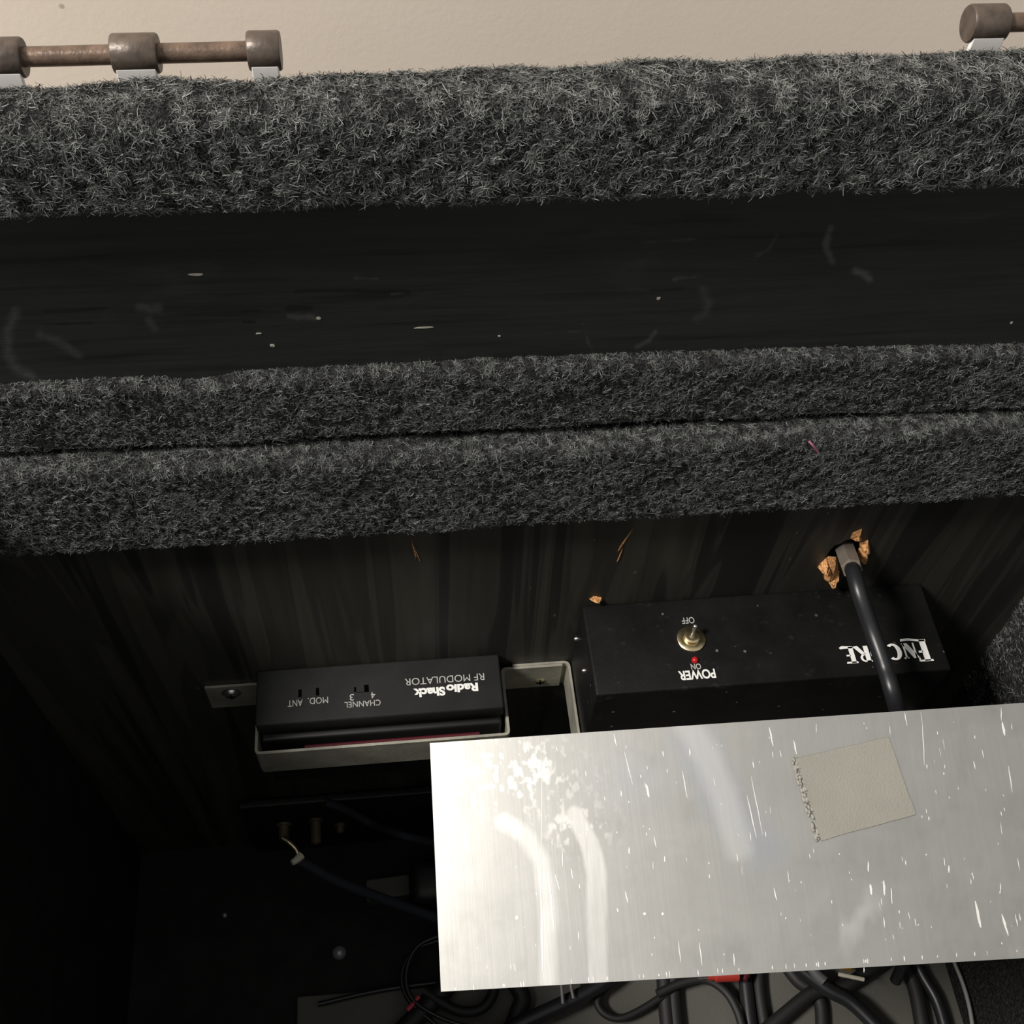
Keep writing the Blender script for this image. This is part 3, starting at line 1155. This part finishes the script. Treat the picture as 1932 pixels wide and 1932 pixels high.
# toggle switch
tc_ = atZ(1304, 1206, ZE)
sw = bmesh.new()
add_lathe(sw, (tc_.x, tc_.y, ZE), (0, 0, 1), [(0, 0.0070), (0.0008, 0.0070), (0.0012, 0.0064), (0.0013, 0.0040), (0.0034, 0.0038), (0.0038, 0.0030), (0.0038, 0.0016)], 32)
swo = bm_obj('toggle_switch', sw, M['brass'], box, auto=35)
bm = bmesh.new()
d_ = Vector((0.12, 0.30, 0.9)).normalized()
add_lathe(bm, Vector((tc_.x, tc_.y, ZE + 0.0030)), d_, [(0, 0.0008), (0.0030, 0.0008), (0.0050, 0.0011), (0.0066, 0.0012), (0.0073, 0.0008), (0.0075, 0)], 16)
bm_obj('lever', bm, M['steel'], swo, auto=50)
lc = atZ(1311, 1246, ZE)
bm = bmesh.new()
add_lathe(bm, (lc.x, lc.y, ZE), (0, 0, 1), [(0, 0.0017), (0.0006, 0.0017), (0.0014, 0.0013), (0.0018, 0.0006), (0.0019, 0)], 16)
bm_obj('indicator_lamp', bm, M['red_led'], box, auto=60)
tag(box.children[-1], 'tiny red indicator lamp')


# ENCORE in serif capitals: letters as polygons, x right and y up when read from the wall side
def arc(cx, cy, rx, ry, wx, wy, a0, a1, n=14):
    o_, i_ = [], []
    for k in range(n + 1):
        a_ = math.radians(a0 + (a1 - a0) * k / n)
        o_.append((cx + rx * math.cos(a_), cy + ry * math.sin(a_)))
        i_.append((cx + (rx - wx) * math.cos(a_), cy + (ry - wy) * math.sin(a_)))
    return [[o_[k], o_[k + 1], i_[k + 1], i_[k]] for k in range(n)]


def encore_polys():
    P_ = []
    q = lambda *p: P_.append(list(p))
    # E (large, bottom arm sweeping under the N)
    q((0.06, 0), (0.40, 0), (0.40, 1.22), (0.06, 1.22))
    q((-0.06, 1.14), (0.62, 1.14), (0.70, 1.24), (-0.08, 1.24))
    q((0.62, 1.14), (0.62, 0.98), (0.70, 1.0), (0.72, 1.24))
    q((0.36, 0.62), (0.60, 0.62), (0.60, 0.74), (0.36, 0.74))
    q((0.02, -0.02), (0.40, -0.02), (0.40, 0.10), (0.02, 0.10))
    q((0.36, 0.10), (0.36, -0.02), (0.98, -0.14), (0.98, 0.0))
    q((0.98, 0.0), (0.98, -0.14), (1.40, -0.12), (1.44, 0.02))
    # N
    q((0.74, 0.14), (0.84, 0.14), (0.84, 1.02), (0.74, 1.02))
    q((0.62, 1.02), (0.96, 1.02), (1.44, 0.14), (1.12, 0.14))
    q((1.30, 0.14), (1.40, 0.14), (1.40, 1.02), (1.30, 1.02))
    q((1.22, 0.94), (1.50, 0.94), (1.50, 1.02), (1.22, 1.02))
    # C
    for f in arc(1.98, 0.58, 0.44, 0.48, 0.26, 0.11, 50, 310, 18):
        P_.append(f)
    # O
    for f in arc(2.86, 0.58, 0.44, 0.48, 0.25, 0.10, 0, 360, 24):
        P_.append(f)
    # R
    q((3.36, 0.12), (3.62, 0.12), (3.62, 1.04), (3.36, 1.04))
    q((3.30, 0.96), (3.60, 0.96), (3.60, 1.04), (3.30, 1.04))
    for f in arc(3.62, 0.80, 0.30, 0.24, 0.14, 0.08, -90, 90, 10):
        P_.append(f)
    q((3.56, 0.60), (3.80, 0.60), (4.22, 0.10), (3.92, 0.10))
    # E
    q((4.20, 0.12), (4.46, 0.12), (4.46, 1.04), (4.20, 1.04))
    q((4.12, 0.96), (4.72, 0.96), (4.76, 1.06), (4.10, 1.06))
    q((4.42, 0.56), (4.66, 0.56), (4.66, 0.65), (4.42, 0.65))
    q((4.14, 0.10), (4.80, 0.04), (4.96, 0.14), (4.90, 0.22), (4.42, 0.20), (4.14, 0.20))
    return P_


def encore():
    bm = bmesh.new()
    left = atZ(1759, 1238, ZE)     # reading left = image right
    right = atZ(1585, 1232, ZE)
    top = atZ(1672, 1251, ZE)
    bot = atZ(1672, 1212, ZE)
    wW = left.x - right.x
    hW = bot.y - top.y
    ybase = top.y + hW * 1.0
    for p in encore_polys():
        vs = []
        for (x_, y_) in p:
            vs.append(bm.verts.new((left.x - (x_ + 0.08) / 5.04 * wW, ybase - (y_) / 1.24 * hW * 1.06, ZE + 0.0002)))
        try:
            bm.faces.new(vs)
        except ValueError:
            pass
    return bm_obj('lettering', bm, M['white_ink'], box)


encore()

# strap beside the power box (bends out from under the small box's tab)
ZS2 = ZS - 0.0004
bm = bmesh.new()
xB = EX0 - 0.0014
xB2 = EX1 + 0.004
yf2 = eF - 0.006
tb = atY(965, 1270, YP - 0.0001)
add_strip(bm, round_path([(tb.x, YP - 0.0008), (xB, YP - 0.0008), (xB, yf2), (xB2, yf2), (xB2, YP - 0.0008)], 0.003), ZS2 - SH, ZS2, 0.0013)
st2 = bm_obj('mounting_strap', bm, M['strap'], None, auto=35)
tag(st2, 'grey metal strap bending out from the plywood beside the long black box', 'metal strap', 'equipment straps')

# red wire lying in the gap between strap and small box
bm = bmesh.new()
rp = [atZ(x_, y_, ZS - 0.004) for x_, y_ in ((575, 1412), (680, 1404), (800, 1395), (905, 1386))]
for p in rp:
    p.y = yf + 0.0030
add_tube(bm, rp, 0.0010, 8)
tag(bm_obj('wire', bm, M['dark_red']), 'dark red wire tucked between the small box and its strap', 'wire')

# ------------------------------------------------------------------ coax cable
cc = atY(1598, 1042, YP)
c1 = atY(1594, 1036, YP + 0.002)
c2 = atY(1608, 1074, YP - 0.017)
coax = empty('coaxial_cable', cc, 'black coaxial cable with grey hex connector plugged into the torn hole', 'cable')
bm = bmesh.new()
dcon = (c2 - c1)
L_ = dcon.length
add_lathe(bm, c1, dcon, [(0, 0.0050), (L_ * 0.96, 0.0050), (L_, 0.0046)], 6)
bm_obj('connector', bm, M['nickel'], coax)
bm = bmesh.new()
cpts = [c1 + dcon * 0.9, c2 + dcon.normalized() * 0.006, atY(1622, 1122, 0.236), atY(1645, 1190, 0.222), atY(1668, 1255, 0.207), atY(1692, 1335, 0.190), atZ(1730, 1460, ZE - 0.03), atZ(1755, 1600, ZE - 0.08), atZ(1730, 1750, 0.10), atZ(1690, 1850, 0.045)]
add_tube(bm, cpts, 0.0037, 16)
bm_obj('jacket', bm, M['cable'], coax, auto=60)

# ------------------------------------------------------------------ aluminium plate
A_ = atZ(811, 1402, 0.400)
B_ = atZ(1932, 1326, 0.428)
C_ = atZ(832, 1871, 0.375)
nrm = (B_ - A_).cross(C_ - A_).normalized()
if nrm.z < 0:
    nrm = -nrm
D_ = C_ + (B_ - A_)
ext = 1.30
Bx = A_ + (B_ - A_) * ext
Dx = C_ + (D_ - C_) * ext
plate = empty('aluminium_plate', (A_ + D_) / 2, 'scratched bare aluminium plate with a square of grey tape, lying across the case', 'metal plate')
pO = plate.matrix_basis.inverted()
bm = bmesh.new()
th = nrm * 0.0016
add_hexa(bm, [C_ - th, Dx - th, Bx - th, A_ - th, C_ - nrm * 0.0001, Dx - nrm * 0.0001, Bx - nrm * 0.0001, A_ - nrm * 0.0001], 0.0003, 2)
bm_obj('sheet', bm, M['plate_edge'], plate)


def on_plate(px, py, lift=0.0):
    v = Vector(ray(px, py))
    t = (A_ - CAM).dot(nrm) / v.dot(nrm)
    return CAM + v * t + nrm * lift


tq = [(1501, 1430), (1676, 1390), (1728, 1537), (1548, 1586)]
bm = bmesh.new()
lo = []
hi = []
for i in range(4):
    (xa, ya), (xb, yb) = tq[i], tq[(i + 1) % 4]
    for k in range(8):
        t = k / 8
        x_, y_ = xa * (1 - t) + xb * t, ya * (1 - t) + yb * t
        j = 2.0 if i == 3 else 0.7
        rgx = random.Random(i * 8 + k)
        x_ += rgx.uniform(-j, j)
        y_ += rgx.uniform(-j, j)
        lo.append(bm.verts.new(on_plate(x_, y_, 0.0)))
        hi.append(bm.verts.new(on_plate(x_ + (1614 - x_) * 0.008, y_ + (1486 - y_) * 0.008, 0.0007)))
for k in range(32):
    bm.faces.new((lo[k], lo[(k + 1) % 32], hi[(k + 1) % 32], hi[k]))
bm.faces.new(hi)
bm.faces.new(lo[::-1])
bm_obj('tape_patch', bm, M['tape'], plate)
tag(plate.children[-1], 'square patch of grey cloth tape')
# gummy left edge of the tape
bm = bmesh.new()
rg = random.Random(8)
for k in range(60):
    t = rg.random()
    x_ = 1501 * (1 - t) + 1546 * t + rg.uniform(-8, 3)
    y_ = 1430 * (1 - t) + 1582 * t
    c = on_plate(x_, y_, 0.0003)
    bmesh.ops.create_icosphere(bm, subdivisions=1, radius=rg.uniform(0.0005, 0.0010), matrix=Matrix.Translation(c) @ Matrix.Diagonal((1, 1.8, 0.3, 1)))
bm_obj('glue_residue', bm, simple('pale glue', (0.29, 0.28, 0.25), 0.7, spec=0.2), plate, smooth=True)

# bright scratches cut into the sheet (drawn on its upper surface)
M['scratch'] = simple('bright fresh scratch', (0.80, 0.79, 0.76), 0.42, metal=0.5)
SV, SF = [], []
rg = random.Random(21)


def scratch(x_, y_, l_, w_, tilt):
    n_ = 6
    prev = None
    for k in range(n_):
        t = k / (n_ - 1) - 0.5
        px = x_ + tilt * l_ * t + math.sin(k * 2.1 + x_) * 0.3
        py = y_ + l_ * t
        ww = w_ * (0.25 + 0.75 * math.sin(math.pi * (0.05 + 0.9 * (t + 0.5)))) * rg.uniform(0.75, 1.15)
        SV.append(tuple(on_plate(px - ww / 2, py, 0.00012)))
        SV.append(tuple(on_plate(px + ww / 2, py, 0.00012)))
        m_ = len(SV)
        if k:
            SF.append((m_ - 4, m_ - 3, m_ - 1, m_ - 2))


for k in range(190):
    x_ = rg.uniform(880, 1930)
    y_ = 1365 - 0.067 * (x_ - 1370) + 12 + (rg.random() ** 1.3) * 440
    if 1490 < x_ < 1735 and 1385 < y_ < 1590:
        continue
    scratch(x_, y_, rg.choice([3, 4, 6, 9, 12, 20]) * rg.uniform(0.7, 1.3), rg.uniform(0.8, 2.3), rg.uniform(0.0, 0.25))
for k in range(40):
    x_ = rg.uniform(840, 1925)
    scratch(x_, 1835 - 0.067 * (x_ - 1370) - 4, rg.uniform(4, 12), rg.uniform(1, 2.5), 0.1)
for (x_, y_, l_, w_, t_) in [(1022, 1560, 330, 1.0, 0.0), (1022, 1740, 190, 4, 0.02), (1040, 1700, 110, 3, 0.1), (1418, 1540, 80, 2, .22),
                             (1428, 1520, 110, 1.6, .2), (1292, 1480, 50, 2, .18), (1222, 1492, 24, 5, .2), (1186, 1450, 60, 1.6, .25), (1668, 1675, 28, 5, .05), (1845, 1725, 50, 6, .2),
                             (1896, 1745, 40, 5, .3), (1638, 1635, 20, 3, 0), (1893, 1375, 26, 5, .2), (1742, 1405, 80, 1.6, .05), (1906, 1470, 50, 2.4, .15), (1790, 1640, 14, 3, 0),
                             (1322, 1800, 44, 2, .12), (1282, 1795, 40, 1.5, .12), (1630, 1830, 10, 2, 0), (1668, 1740, 20, 2, .1), (1500, 1410, 26, 3, .2), (1455, 1390, 36, 3, .2),
                             (1216, 1724, 5, 6, 0), (1250, 1724, 5, 5, 0), (975, 1731, 8, 5, 0), (1643, 1678, 20, 5, .1), (1682, 1690, 30, 2.5, .05), (1187, 1605, 12, 3, 0)]:
    scratch(x_, y_, l_, w_, t_)

# worn upper skin of the sheet: a fine grid that carries the shapes of the old smears and stains
gu, gv = 900, 220
uu, vv = np.meshgrid(np.linspace(0, 1, gu), np.linspace(0, 1, gv), indexing='ij')
uu, vv = uu.ravel()[:, None], vv.ravel()[:, None]
nA, nB, nC, nD = (np.array(p) for p in (A_, Bx, C_, Dx))
GP = (nA * (1 - uu) + nB * uu) * (1 - vv) + (nC * (1 - uu) + nD * uu) * vv
Q = where_seen(GP)
wob = (vnoise(Q, (30, 60), 5) - 0.5) * 10


def band(pts, half, soft):
    d = seg_dist(Q, pts) + wob * 0.6
    return np.clip((half - d) / soft + 0.5, 0, 1)


sm = np.zeros(len(Q))
streak = 0.45 + 0.55 * vnoise(Q, (9, 160), 61)
sm = np.maximum(sm, 0.42 * streak * band([(1085, 1540), (1112, 1590), (1125, 1650), (1128, 1850)], 18, 7))
sm = np.maximum(sm, 0.45 * streak * band([(950, 1550), (990, 1575), (1022, 1625), (1034, 1700), (1034, 1850)], 15, 14))
sm = np.maximum(sm, 0.25 * band([(1290, 1350), (1335, 1430), (1365, 1500), (1395, 1600)], 24, 22))
flk = vnoise(Q, (9, 15), 31)
zone = np.exp(-(((Q[:, 0] - 970) / 110) ** 2 + ((Q[:, 1] - 1460) / 60) ** 2)) + 0.8 * np.exp(-(((Q[:, 0] - 1090) / 60) ** 2 + ((Q[:, 1] - 1560) / 40) ** 2))
sm = np.maximum(sm, np.clip((flk - 0.60 + 0.10 * zone) / 0.13, 0, 1) * np.clip(zone, 0, 1) * 0.6)
fl2 = vnoise(Q, (50, 80), 77)
z2 = np.exp(-(((Q[:, 0] - 1610) / 60) ** 2 + ((Q[:, 1] - 1730) / 50) ** 2))
sm = np.maximum(sm, 0.35 * z2 * np.clip((fl2 - 0.4) / 0.2, 0, 1))
bl = 0.55 * band([(1310, 1400), (1370, 1520), (1440, 1600)], 40, 50) + 0.4 * np.exp(-(((Q[:, 0] - 1190) / 60) ** 2 + ((Q[:, 1] - 1470) / 50) ** 2))
dk = np.clip((vnoise(Q, (120, 90), 9) - 0.5) / 0.16, 0, 1) * 0.6 + 0.4 * np.clip((vnoise(Q, (26, 60), 19) - 0.5) / 0.2, 0, 1)
me = bpy.data.meshes.new('surface')
Vv = GP
idx = np.arange(gu * gv).reshape(gu, gv)
F0 = np.stack([idx[:-1, :-1], idx[:-1, 1:], idx[1:, 1:], idx[1:, :-1]], -1).reshape(-1, 4)
nS = len(SV)
me = mesh_from_arrays('surface', np.vstack([Vv, np.array(SV)]), np.vstack([F0, np.array(SF) + len(Vv)]),
                      np.concatenate([np.zeros(len(F0)), np.ones(len(SF))]), np.concatenate([sm, np.zeros(nS)]))
for nm, arr in (('film', np.concatenate([bl, np.zeros(nS)])), ('dull', np.concatenate([dk, np.zeros(nS)]))):
    at_ = me.attributes.new(nm, 'FLOAT', 'POINT')
    at_.data.foreach_set('value', arr.astype(np.float32))
so_ = link_mesh('worn_surface', me, [M['alu'], M['scratch']], plate)

# ------------------------------------------------------------------ things on the case floor
bm = bmesh.new()
e0 = atZ(560, 1880, BASE + 0.006)
e1 = atZ(1932, 1775, BASE + 0.006)
add_hexa(bm, [(e0.x, -0.20, BASE), (e1.x + 0.02, -0.20, BASE), (e1.x + 0.02, e1.y, BASE), (e0.x, e0.y, BASE),
              (e0.x, -0.20, BASE + 0.006), (e1.x + 0.02, -0.20, BASE + 0.006), (e1.x + 0.02, e1.y, BASE + 0.006), (e0.x, e0.y, BASE + 0.006)], 0.0008, 1)
tag(bm_obj('floor_board', bm, M['grey_board']), 'brownish grey board lying on the case bottom under the tangled cables', 'board')
ZB = BASE + 0.006

# jack box low on the wall
JY = 0.2615
jt = atY(620, 1512, JY)
jl = atY(452, 1530, JY)
jack = empty('jack_box', (jt.x, JY + 0.01, BASE), 'dark low box with brass sockets on its front, under the small strapped box', 'electronic box')
bm = bmesh.new()
jxr = atY(900, 1500, JY).x
add_box(bm, jl.x, jxr, JY, YP - 0.0015, BASE + 0.0003, jt.z, 0.001)
bm_obj('housing', bm, simple('dark metal housing', (0.007, 0.007, 0.007), 0.5, var=0.4, vscale=30), jack, auto=40)


def jack_socket(px, py, r, l, mat):
    c = atY(px, py, JY)
    bm = bmesh.new()
    add_lathe(bm, (c.x, JY + 0.001, c.z), (0, -1, -0.1), [(0, r * 1.5), (0.002, r * 1.5), (0.002, r), (l, r), (l, r * 0.6), (l * 0.6, r * 0.6)], 18)
    bm_obj('socket', bm, mat, jack, auto=40)


jack_socket(596, 1548, 0.0034, 0.016, M['old_brass'])
jack_socket(536, 1556, 0.0034, 0.010, M['old_brass'])
jack_socket(642, 1556, 0.0026, 0.006, M['old_brass'])
# olive strip (metal rail) on the floor
r0, r1 = atZ(690, 1660, BASE + 0.012), atZ(840, 1640, BASE + 0.012)
bm = bmesh.new()
dy = 0.014
add_hexa(bm, [(r0.x, r0.y - dy, BASE), (r1.x + 0.05, r1.y - dy + 0.003, BASE), (r1.x + 0.05, r1.y + 0.003, BASE), (r0.x, r0.y, BASE),
              (r0.x, r0.y - dy, BASE + 0.012), (r1.x + 0.05, r1.y - dy + 0.003, BASE + 0.012), (r1.x + 0.05, r1.y + 0.003, BASE + 0.012), (r0.x, r0.y, BASE + 0.012)], 0.001)
tag(bm_obj('rail', bm, M['olive']), 'dull olive strip disappearing under the plate\'s left edge', 'rail')


def cable(pts, r, mat, label, z=None, name='cable', group=None, cat='cable'):
    P_ = []
    for p in pts:
        zz = p[2] if len(p) > 2 else (z if z is not None else ZB + r + 0.001)
        P_.append(atZ(p[0], p[1], zz))
    bm = bmesh.new()
    add_tube(bm, P_, r, 12)
    o = bm_obj(name, bm, mat, None, auto=60)
    return tag(o, label, cat, group)


G1 = 'tangled cables on the case floor'
cable([(614, 1514, jt.z + 0.002), (650, 1526, jt.z - 0.004), (700, 1553, jt.z - 0.02), (760, 1576, 0.11), (820, 1590, 0.09), (900, 1610, 0.06)], 0.0026, M['cable_blue'],
      'bluish grey cable running from the low jack box to the plate, upper of the two')
# lower cable with brass elbow plug
eb = empty('plug_cable', atZ(700, 1690, 0.06), 'bluish grey cable with a curved brass plug and white tip, lower of the two', 'cable')
z_ = 0.085
bm = bmesh.new()
add_tube(bm, [atZ(562, 1622, z_), atZ(640, 1664, z_ - 0.006), atZ(725, 1697, z_ - 0.02), atZ(820, 1731, z_ - 0.035), atZ(900, 1760, 0.04)], 0.0034, 12)
bm_obj('jacket', bm, M['cable_blue'], eb, auto=60)
bm = bmesh.new()
add_tube(bm, [atZ(533, 1582, z_ + 0.004), atZ(546, 1590, z_ + 0.004), atZ(558, 1602, z_ + 0.003), atZ(565, 1618, z_ + 0.002)], 0.0021, 12)
bm_obj('elbow', bm, M['brass'], eb, auto=60)
bm = bmesh.new()
add_tube(bm, [atZ(568, 1614, z_ + 0.002), atZ(560, 1622, z_ + 0.003), atZ(551, 1628, z_ + 0.004)], lambda t: 0.0030 - 0.0012 * t, 12)
bm_obj('tip', bm, M['off_white'], eb, auto=60)

cable([(900, 1740), (822, 1768), (790, 1784), (772, 1812), (766, 1850), (778, 1885), (815, 1912), (865, 1932), (930, 1945)], 0.0014, M['cable'], 'thin black cable looping out past the plate\'s lower left corner, inner strand', z=ZB + 0.016)
cable([(900, 1748), (822, 1776), (784, 1790), (764, 1818), (758, 1850), (768, 1882), (792, 1908), (830, 1940)], 0.0014, M['cable'], 'thin black cable looping out past the plate\'s lower left corner, outer strand', z=ZB + 0.012)
tapc = empty('taped_cable', atZ(790, 1900, ZB + 0.006), 'thick dark cable with a short pinkish red band, leaving the plate\'s lower left corner', 'cable')
bm = bmesh.new()
add_tube(bm, [atZ(900, 1800, ZB + 0.008), atZ(838, 1866, ZB + 0.008), atZ(800, 1905, ZB + 0.008), atZ(740, 1965, ZB + 0.008)], 0.0065, 14)
bm_obj('jacket', bm, M['cable_matt'], tapc, auto=60)
bm = bmesh.new()
add_tube(bm, [atZ(790, 1880, ZB + 0.0155), atZ(780, 1893, ZB + 0.0155), atZ(768, 1906, ZB + 0.0155)], 0.0015, 8)
bm_obj('band', bm, M['pink_red'], tapc)
cable([(935, 1840), (928, 1880), (905, 1905), (868, 1908), (830, 1890), (800, 1870)], 0.0034, M['cable_matt'], 'black cable curling in a half loop just below the bright plate corner', z=ZB + 0.012)
cable([(960, 1840), (985, 1880), (975, 1915), (960, 1960)], 0.0055, M['cable_matt'], 'thick black cable dropping from the plate left of the two pale prongs')
cable([(1180, 1820), (1120, 1865), (1050, 1900), (985, 1930), (930, 1960)], 0.0050, M['cable'], 'thick black cable running diagonally below the plate towards the lower left', z=ZB + 0.018)
cable([(1180, 1830), (1138, 1868), (1127, 1892), (1142, 1914), (1172, 1921), (1215, 1902), (1265, 1868), (1310, 1830)], 0.0024, M['cable_matt'], 'black cable forming a U-shaped loop at the bottom centre', z=ZB + 0.010)
cable([(1252, 1820), (1254, 1870), (1262, 1960)], 0.0050, M['cable_matt'], 'upright black cable at bottom centre, left of a touching pair', group=G1)
cable([(1274, 1820), (1270, 1870), (1278, 1960)], 0.0048, M['cable_matt'], 'upright black cable at bottom centre, right of a touching pair', group=G1)
cable([(1240, 1875), (1285, 1855), (1330, 1848), (1368, 1870), (1392, 1910), (1405, 1960)], 0.0028, M['cable_matt'], 'black cable arching beneath the red plug', z=ZB + 0.014)
cable([(1402, 1815), (1408, 1870), (1418, 1960)], 0.0046, M['cable'], 'shiny black cable falling straight down right of the red plug', z=ZB + 0.008)
cable([(1430, 1810), (1432, 1870), (1446, 1960)], 0.0040, M['cable_matt'], 'matt black cable beside the shiny one right of the red plug', z=ZB + 0.006)
cable([(1420, 1965), (1475, 1918), (1535, 1872), (1590, 1862), (1640, 1832), (1690, 1796)], 0.0044, M['cable_matt'], 'black cable rising to the right past the white tipped yellow plug', z=ZB + 0.012)
cable([(1478, 1815), (1505, 1850), (1545, 1885), (1552, 1960)], 0.0044, M['cable_matt'], 'black cable bending down through the crossing left of the yellow plug', z=ZB + 0.004)
cable([(1500, 1820), (1560, 1866), (1610, 1895), (1680, 1965)], 0.0046, M['cable'], 'black cable crossing down to the right under the yellow plug', z=ZB + 0.020)
cable([(1716, 1790), (1740, 1840), (1768, 1890), (1790, 1965)], 0.0040, M['cable'], 'black cable sloping down left of the thin grey wire', z=ZB + 0.008)
cable([(1690, 1790), (1725, 1860), (1745, 1965)], 0.0050, M['cable_matt'], 'thick matt black cable behind the sloping cables at lower right')
cable([(1790, 1790), (1803, 1822), (1818, 1860), (1830, 1905), (1838, 1960)], 0.0013, M['cable_grey'], 'thin grey wire hanging below the plate at lower right', z=ZB + 0.03, name='wire', cat='wire')
cable([(1057, 1840), (1060, 1870), (1062, 1894)], 0.0010, M['cable_grey'], 'short pale wire end below the plate, longer of two', z=ZB + 0.028, name='wire', cat='wire')
cable([(1074, 1838), (1078, 1866), (1082, 1884)], 0.0009, M['cable_grey'], 'short pale wire end below the plate, shorter of two', z=ZB + 0.028, name='wire', cat='wire')
cable([(600, 1895), (690, 1874), (760, 1862), (860, 1850)], 0.0016, M['cable'], 'thin dark cord lying along the grey board\'s upper edge', z=ZB + 0.003, name='edge_line', cat='edge_line')  # tube added to trace the board's own edge, not a separate thing


def plug(pts, r, z, mat, label, name='plug', tip=None, cat='plug'):
    o = empty(name, atZ(*pts[0], z), label, cat)
    bm = bmesh.new()
    a_, b_ = atZ(*pts[0], z), atZ(*pts[1], z)
    L = (b_ - a_).length
    add_lathe(bm, a_, b_ - a_, [(0, r * 0.7), (L * 0.05, r), (L * 0.75, r), (L * 0.8, r * 0.75), (L, r * 0.7)], 18)
    bm_obj('grip', bm, mat, o, auto=40)
    if tip:
        bm = bmesh.new()
        add_lathe(bm, b_, b_ - a_, [(0, r * 0.5), (0.006, r * 0.5), (0.007, r * 0.2)], 14)
        bm_obj('tip', bm, tip, o, auto=40)
    return o


plug([(1395, 1838), (1335, 1840)], 0.0045, ZB + 0.024, M['red'], 'bright red phono plug peeping out below the plate', tip=M['steel'])
plug([(1412, 1815), (1404, 1850)], 0.0030, ZB + 0.020, M['dark_red'], 'small dark red plug beside the bright red one')
plug([(1602, 1790), (1596, 1828)], 0.0058, ZB + 0.022, M['yellow'], 'amber yellow plug below the plate above the white stick')
bm = bmesh.new()
add_tube(bm, [atZ(1582, 1838, ZB + 0.028), atZ(1630, 1848, ZB + 0.028)], 0.0013, 10, smooth=False)
tag(bm_obj('cable_tie', bm, M['off_white']), 'short white plastic stick beneath the amber plug', 'cable tie')
cable([(1522, 1815), (1540, 1838), (1555, 1852)], 0.0036, simple('grey jacket', (0.10, 0.10, 0.10), 0.6), 'short grey cable stub left of the amber plug', z=ZB + 0.024)

# black adapter under plate edge
ac = atZ(800, 1668, BASE + 0.022)
ad = empty('power_adapter', (ac.x, ac.y, BASE), 'rounded black adapter half hidden by the plate\'s left edge', 'adapter')
bm = bmesh.new()
add_box(bm, ac.x - 0.010, ac.x + 0.030, ac.y - 0.016, ac.y + 0.014, BASE, BASE + 0.036, 0.009, 5)
bm_obj('housing', bm, M['groove'], ad, auto=60)
# loose screws on the floor
for (px, py, r, lab) in ((640, 1798, 0.0046, 'shiny domed rivet on the dark case floor left of the plate'), (424, 1727, 0.0018, 'tiny glinting screw on the dark floor at far left')):
    c = atZ(px, py, BASE)
    bm = bmesh.new()
    add_lathe(bm, (c.x, c.y, BASE), (0, 0, 1), [(0, r), (r * 0.25, r), (r * 0.6, r * 0.75), (r * 0.85, r * 0.35), (r * 0.9, 0)], 18)
    tag(bm_obj('rivet' if r > 0.003 else 'screw', bm, M['dull_steel'], smooth=True), lab, 'rivet' if r > 0.003 else 'screw')
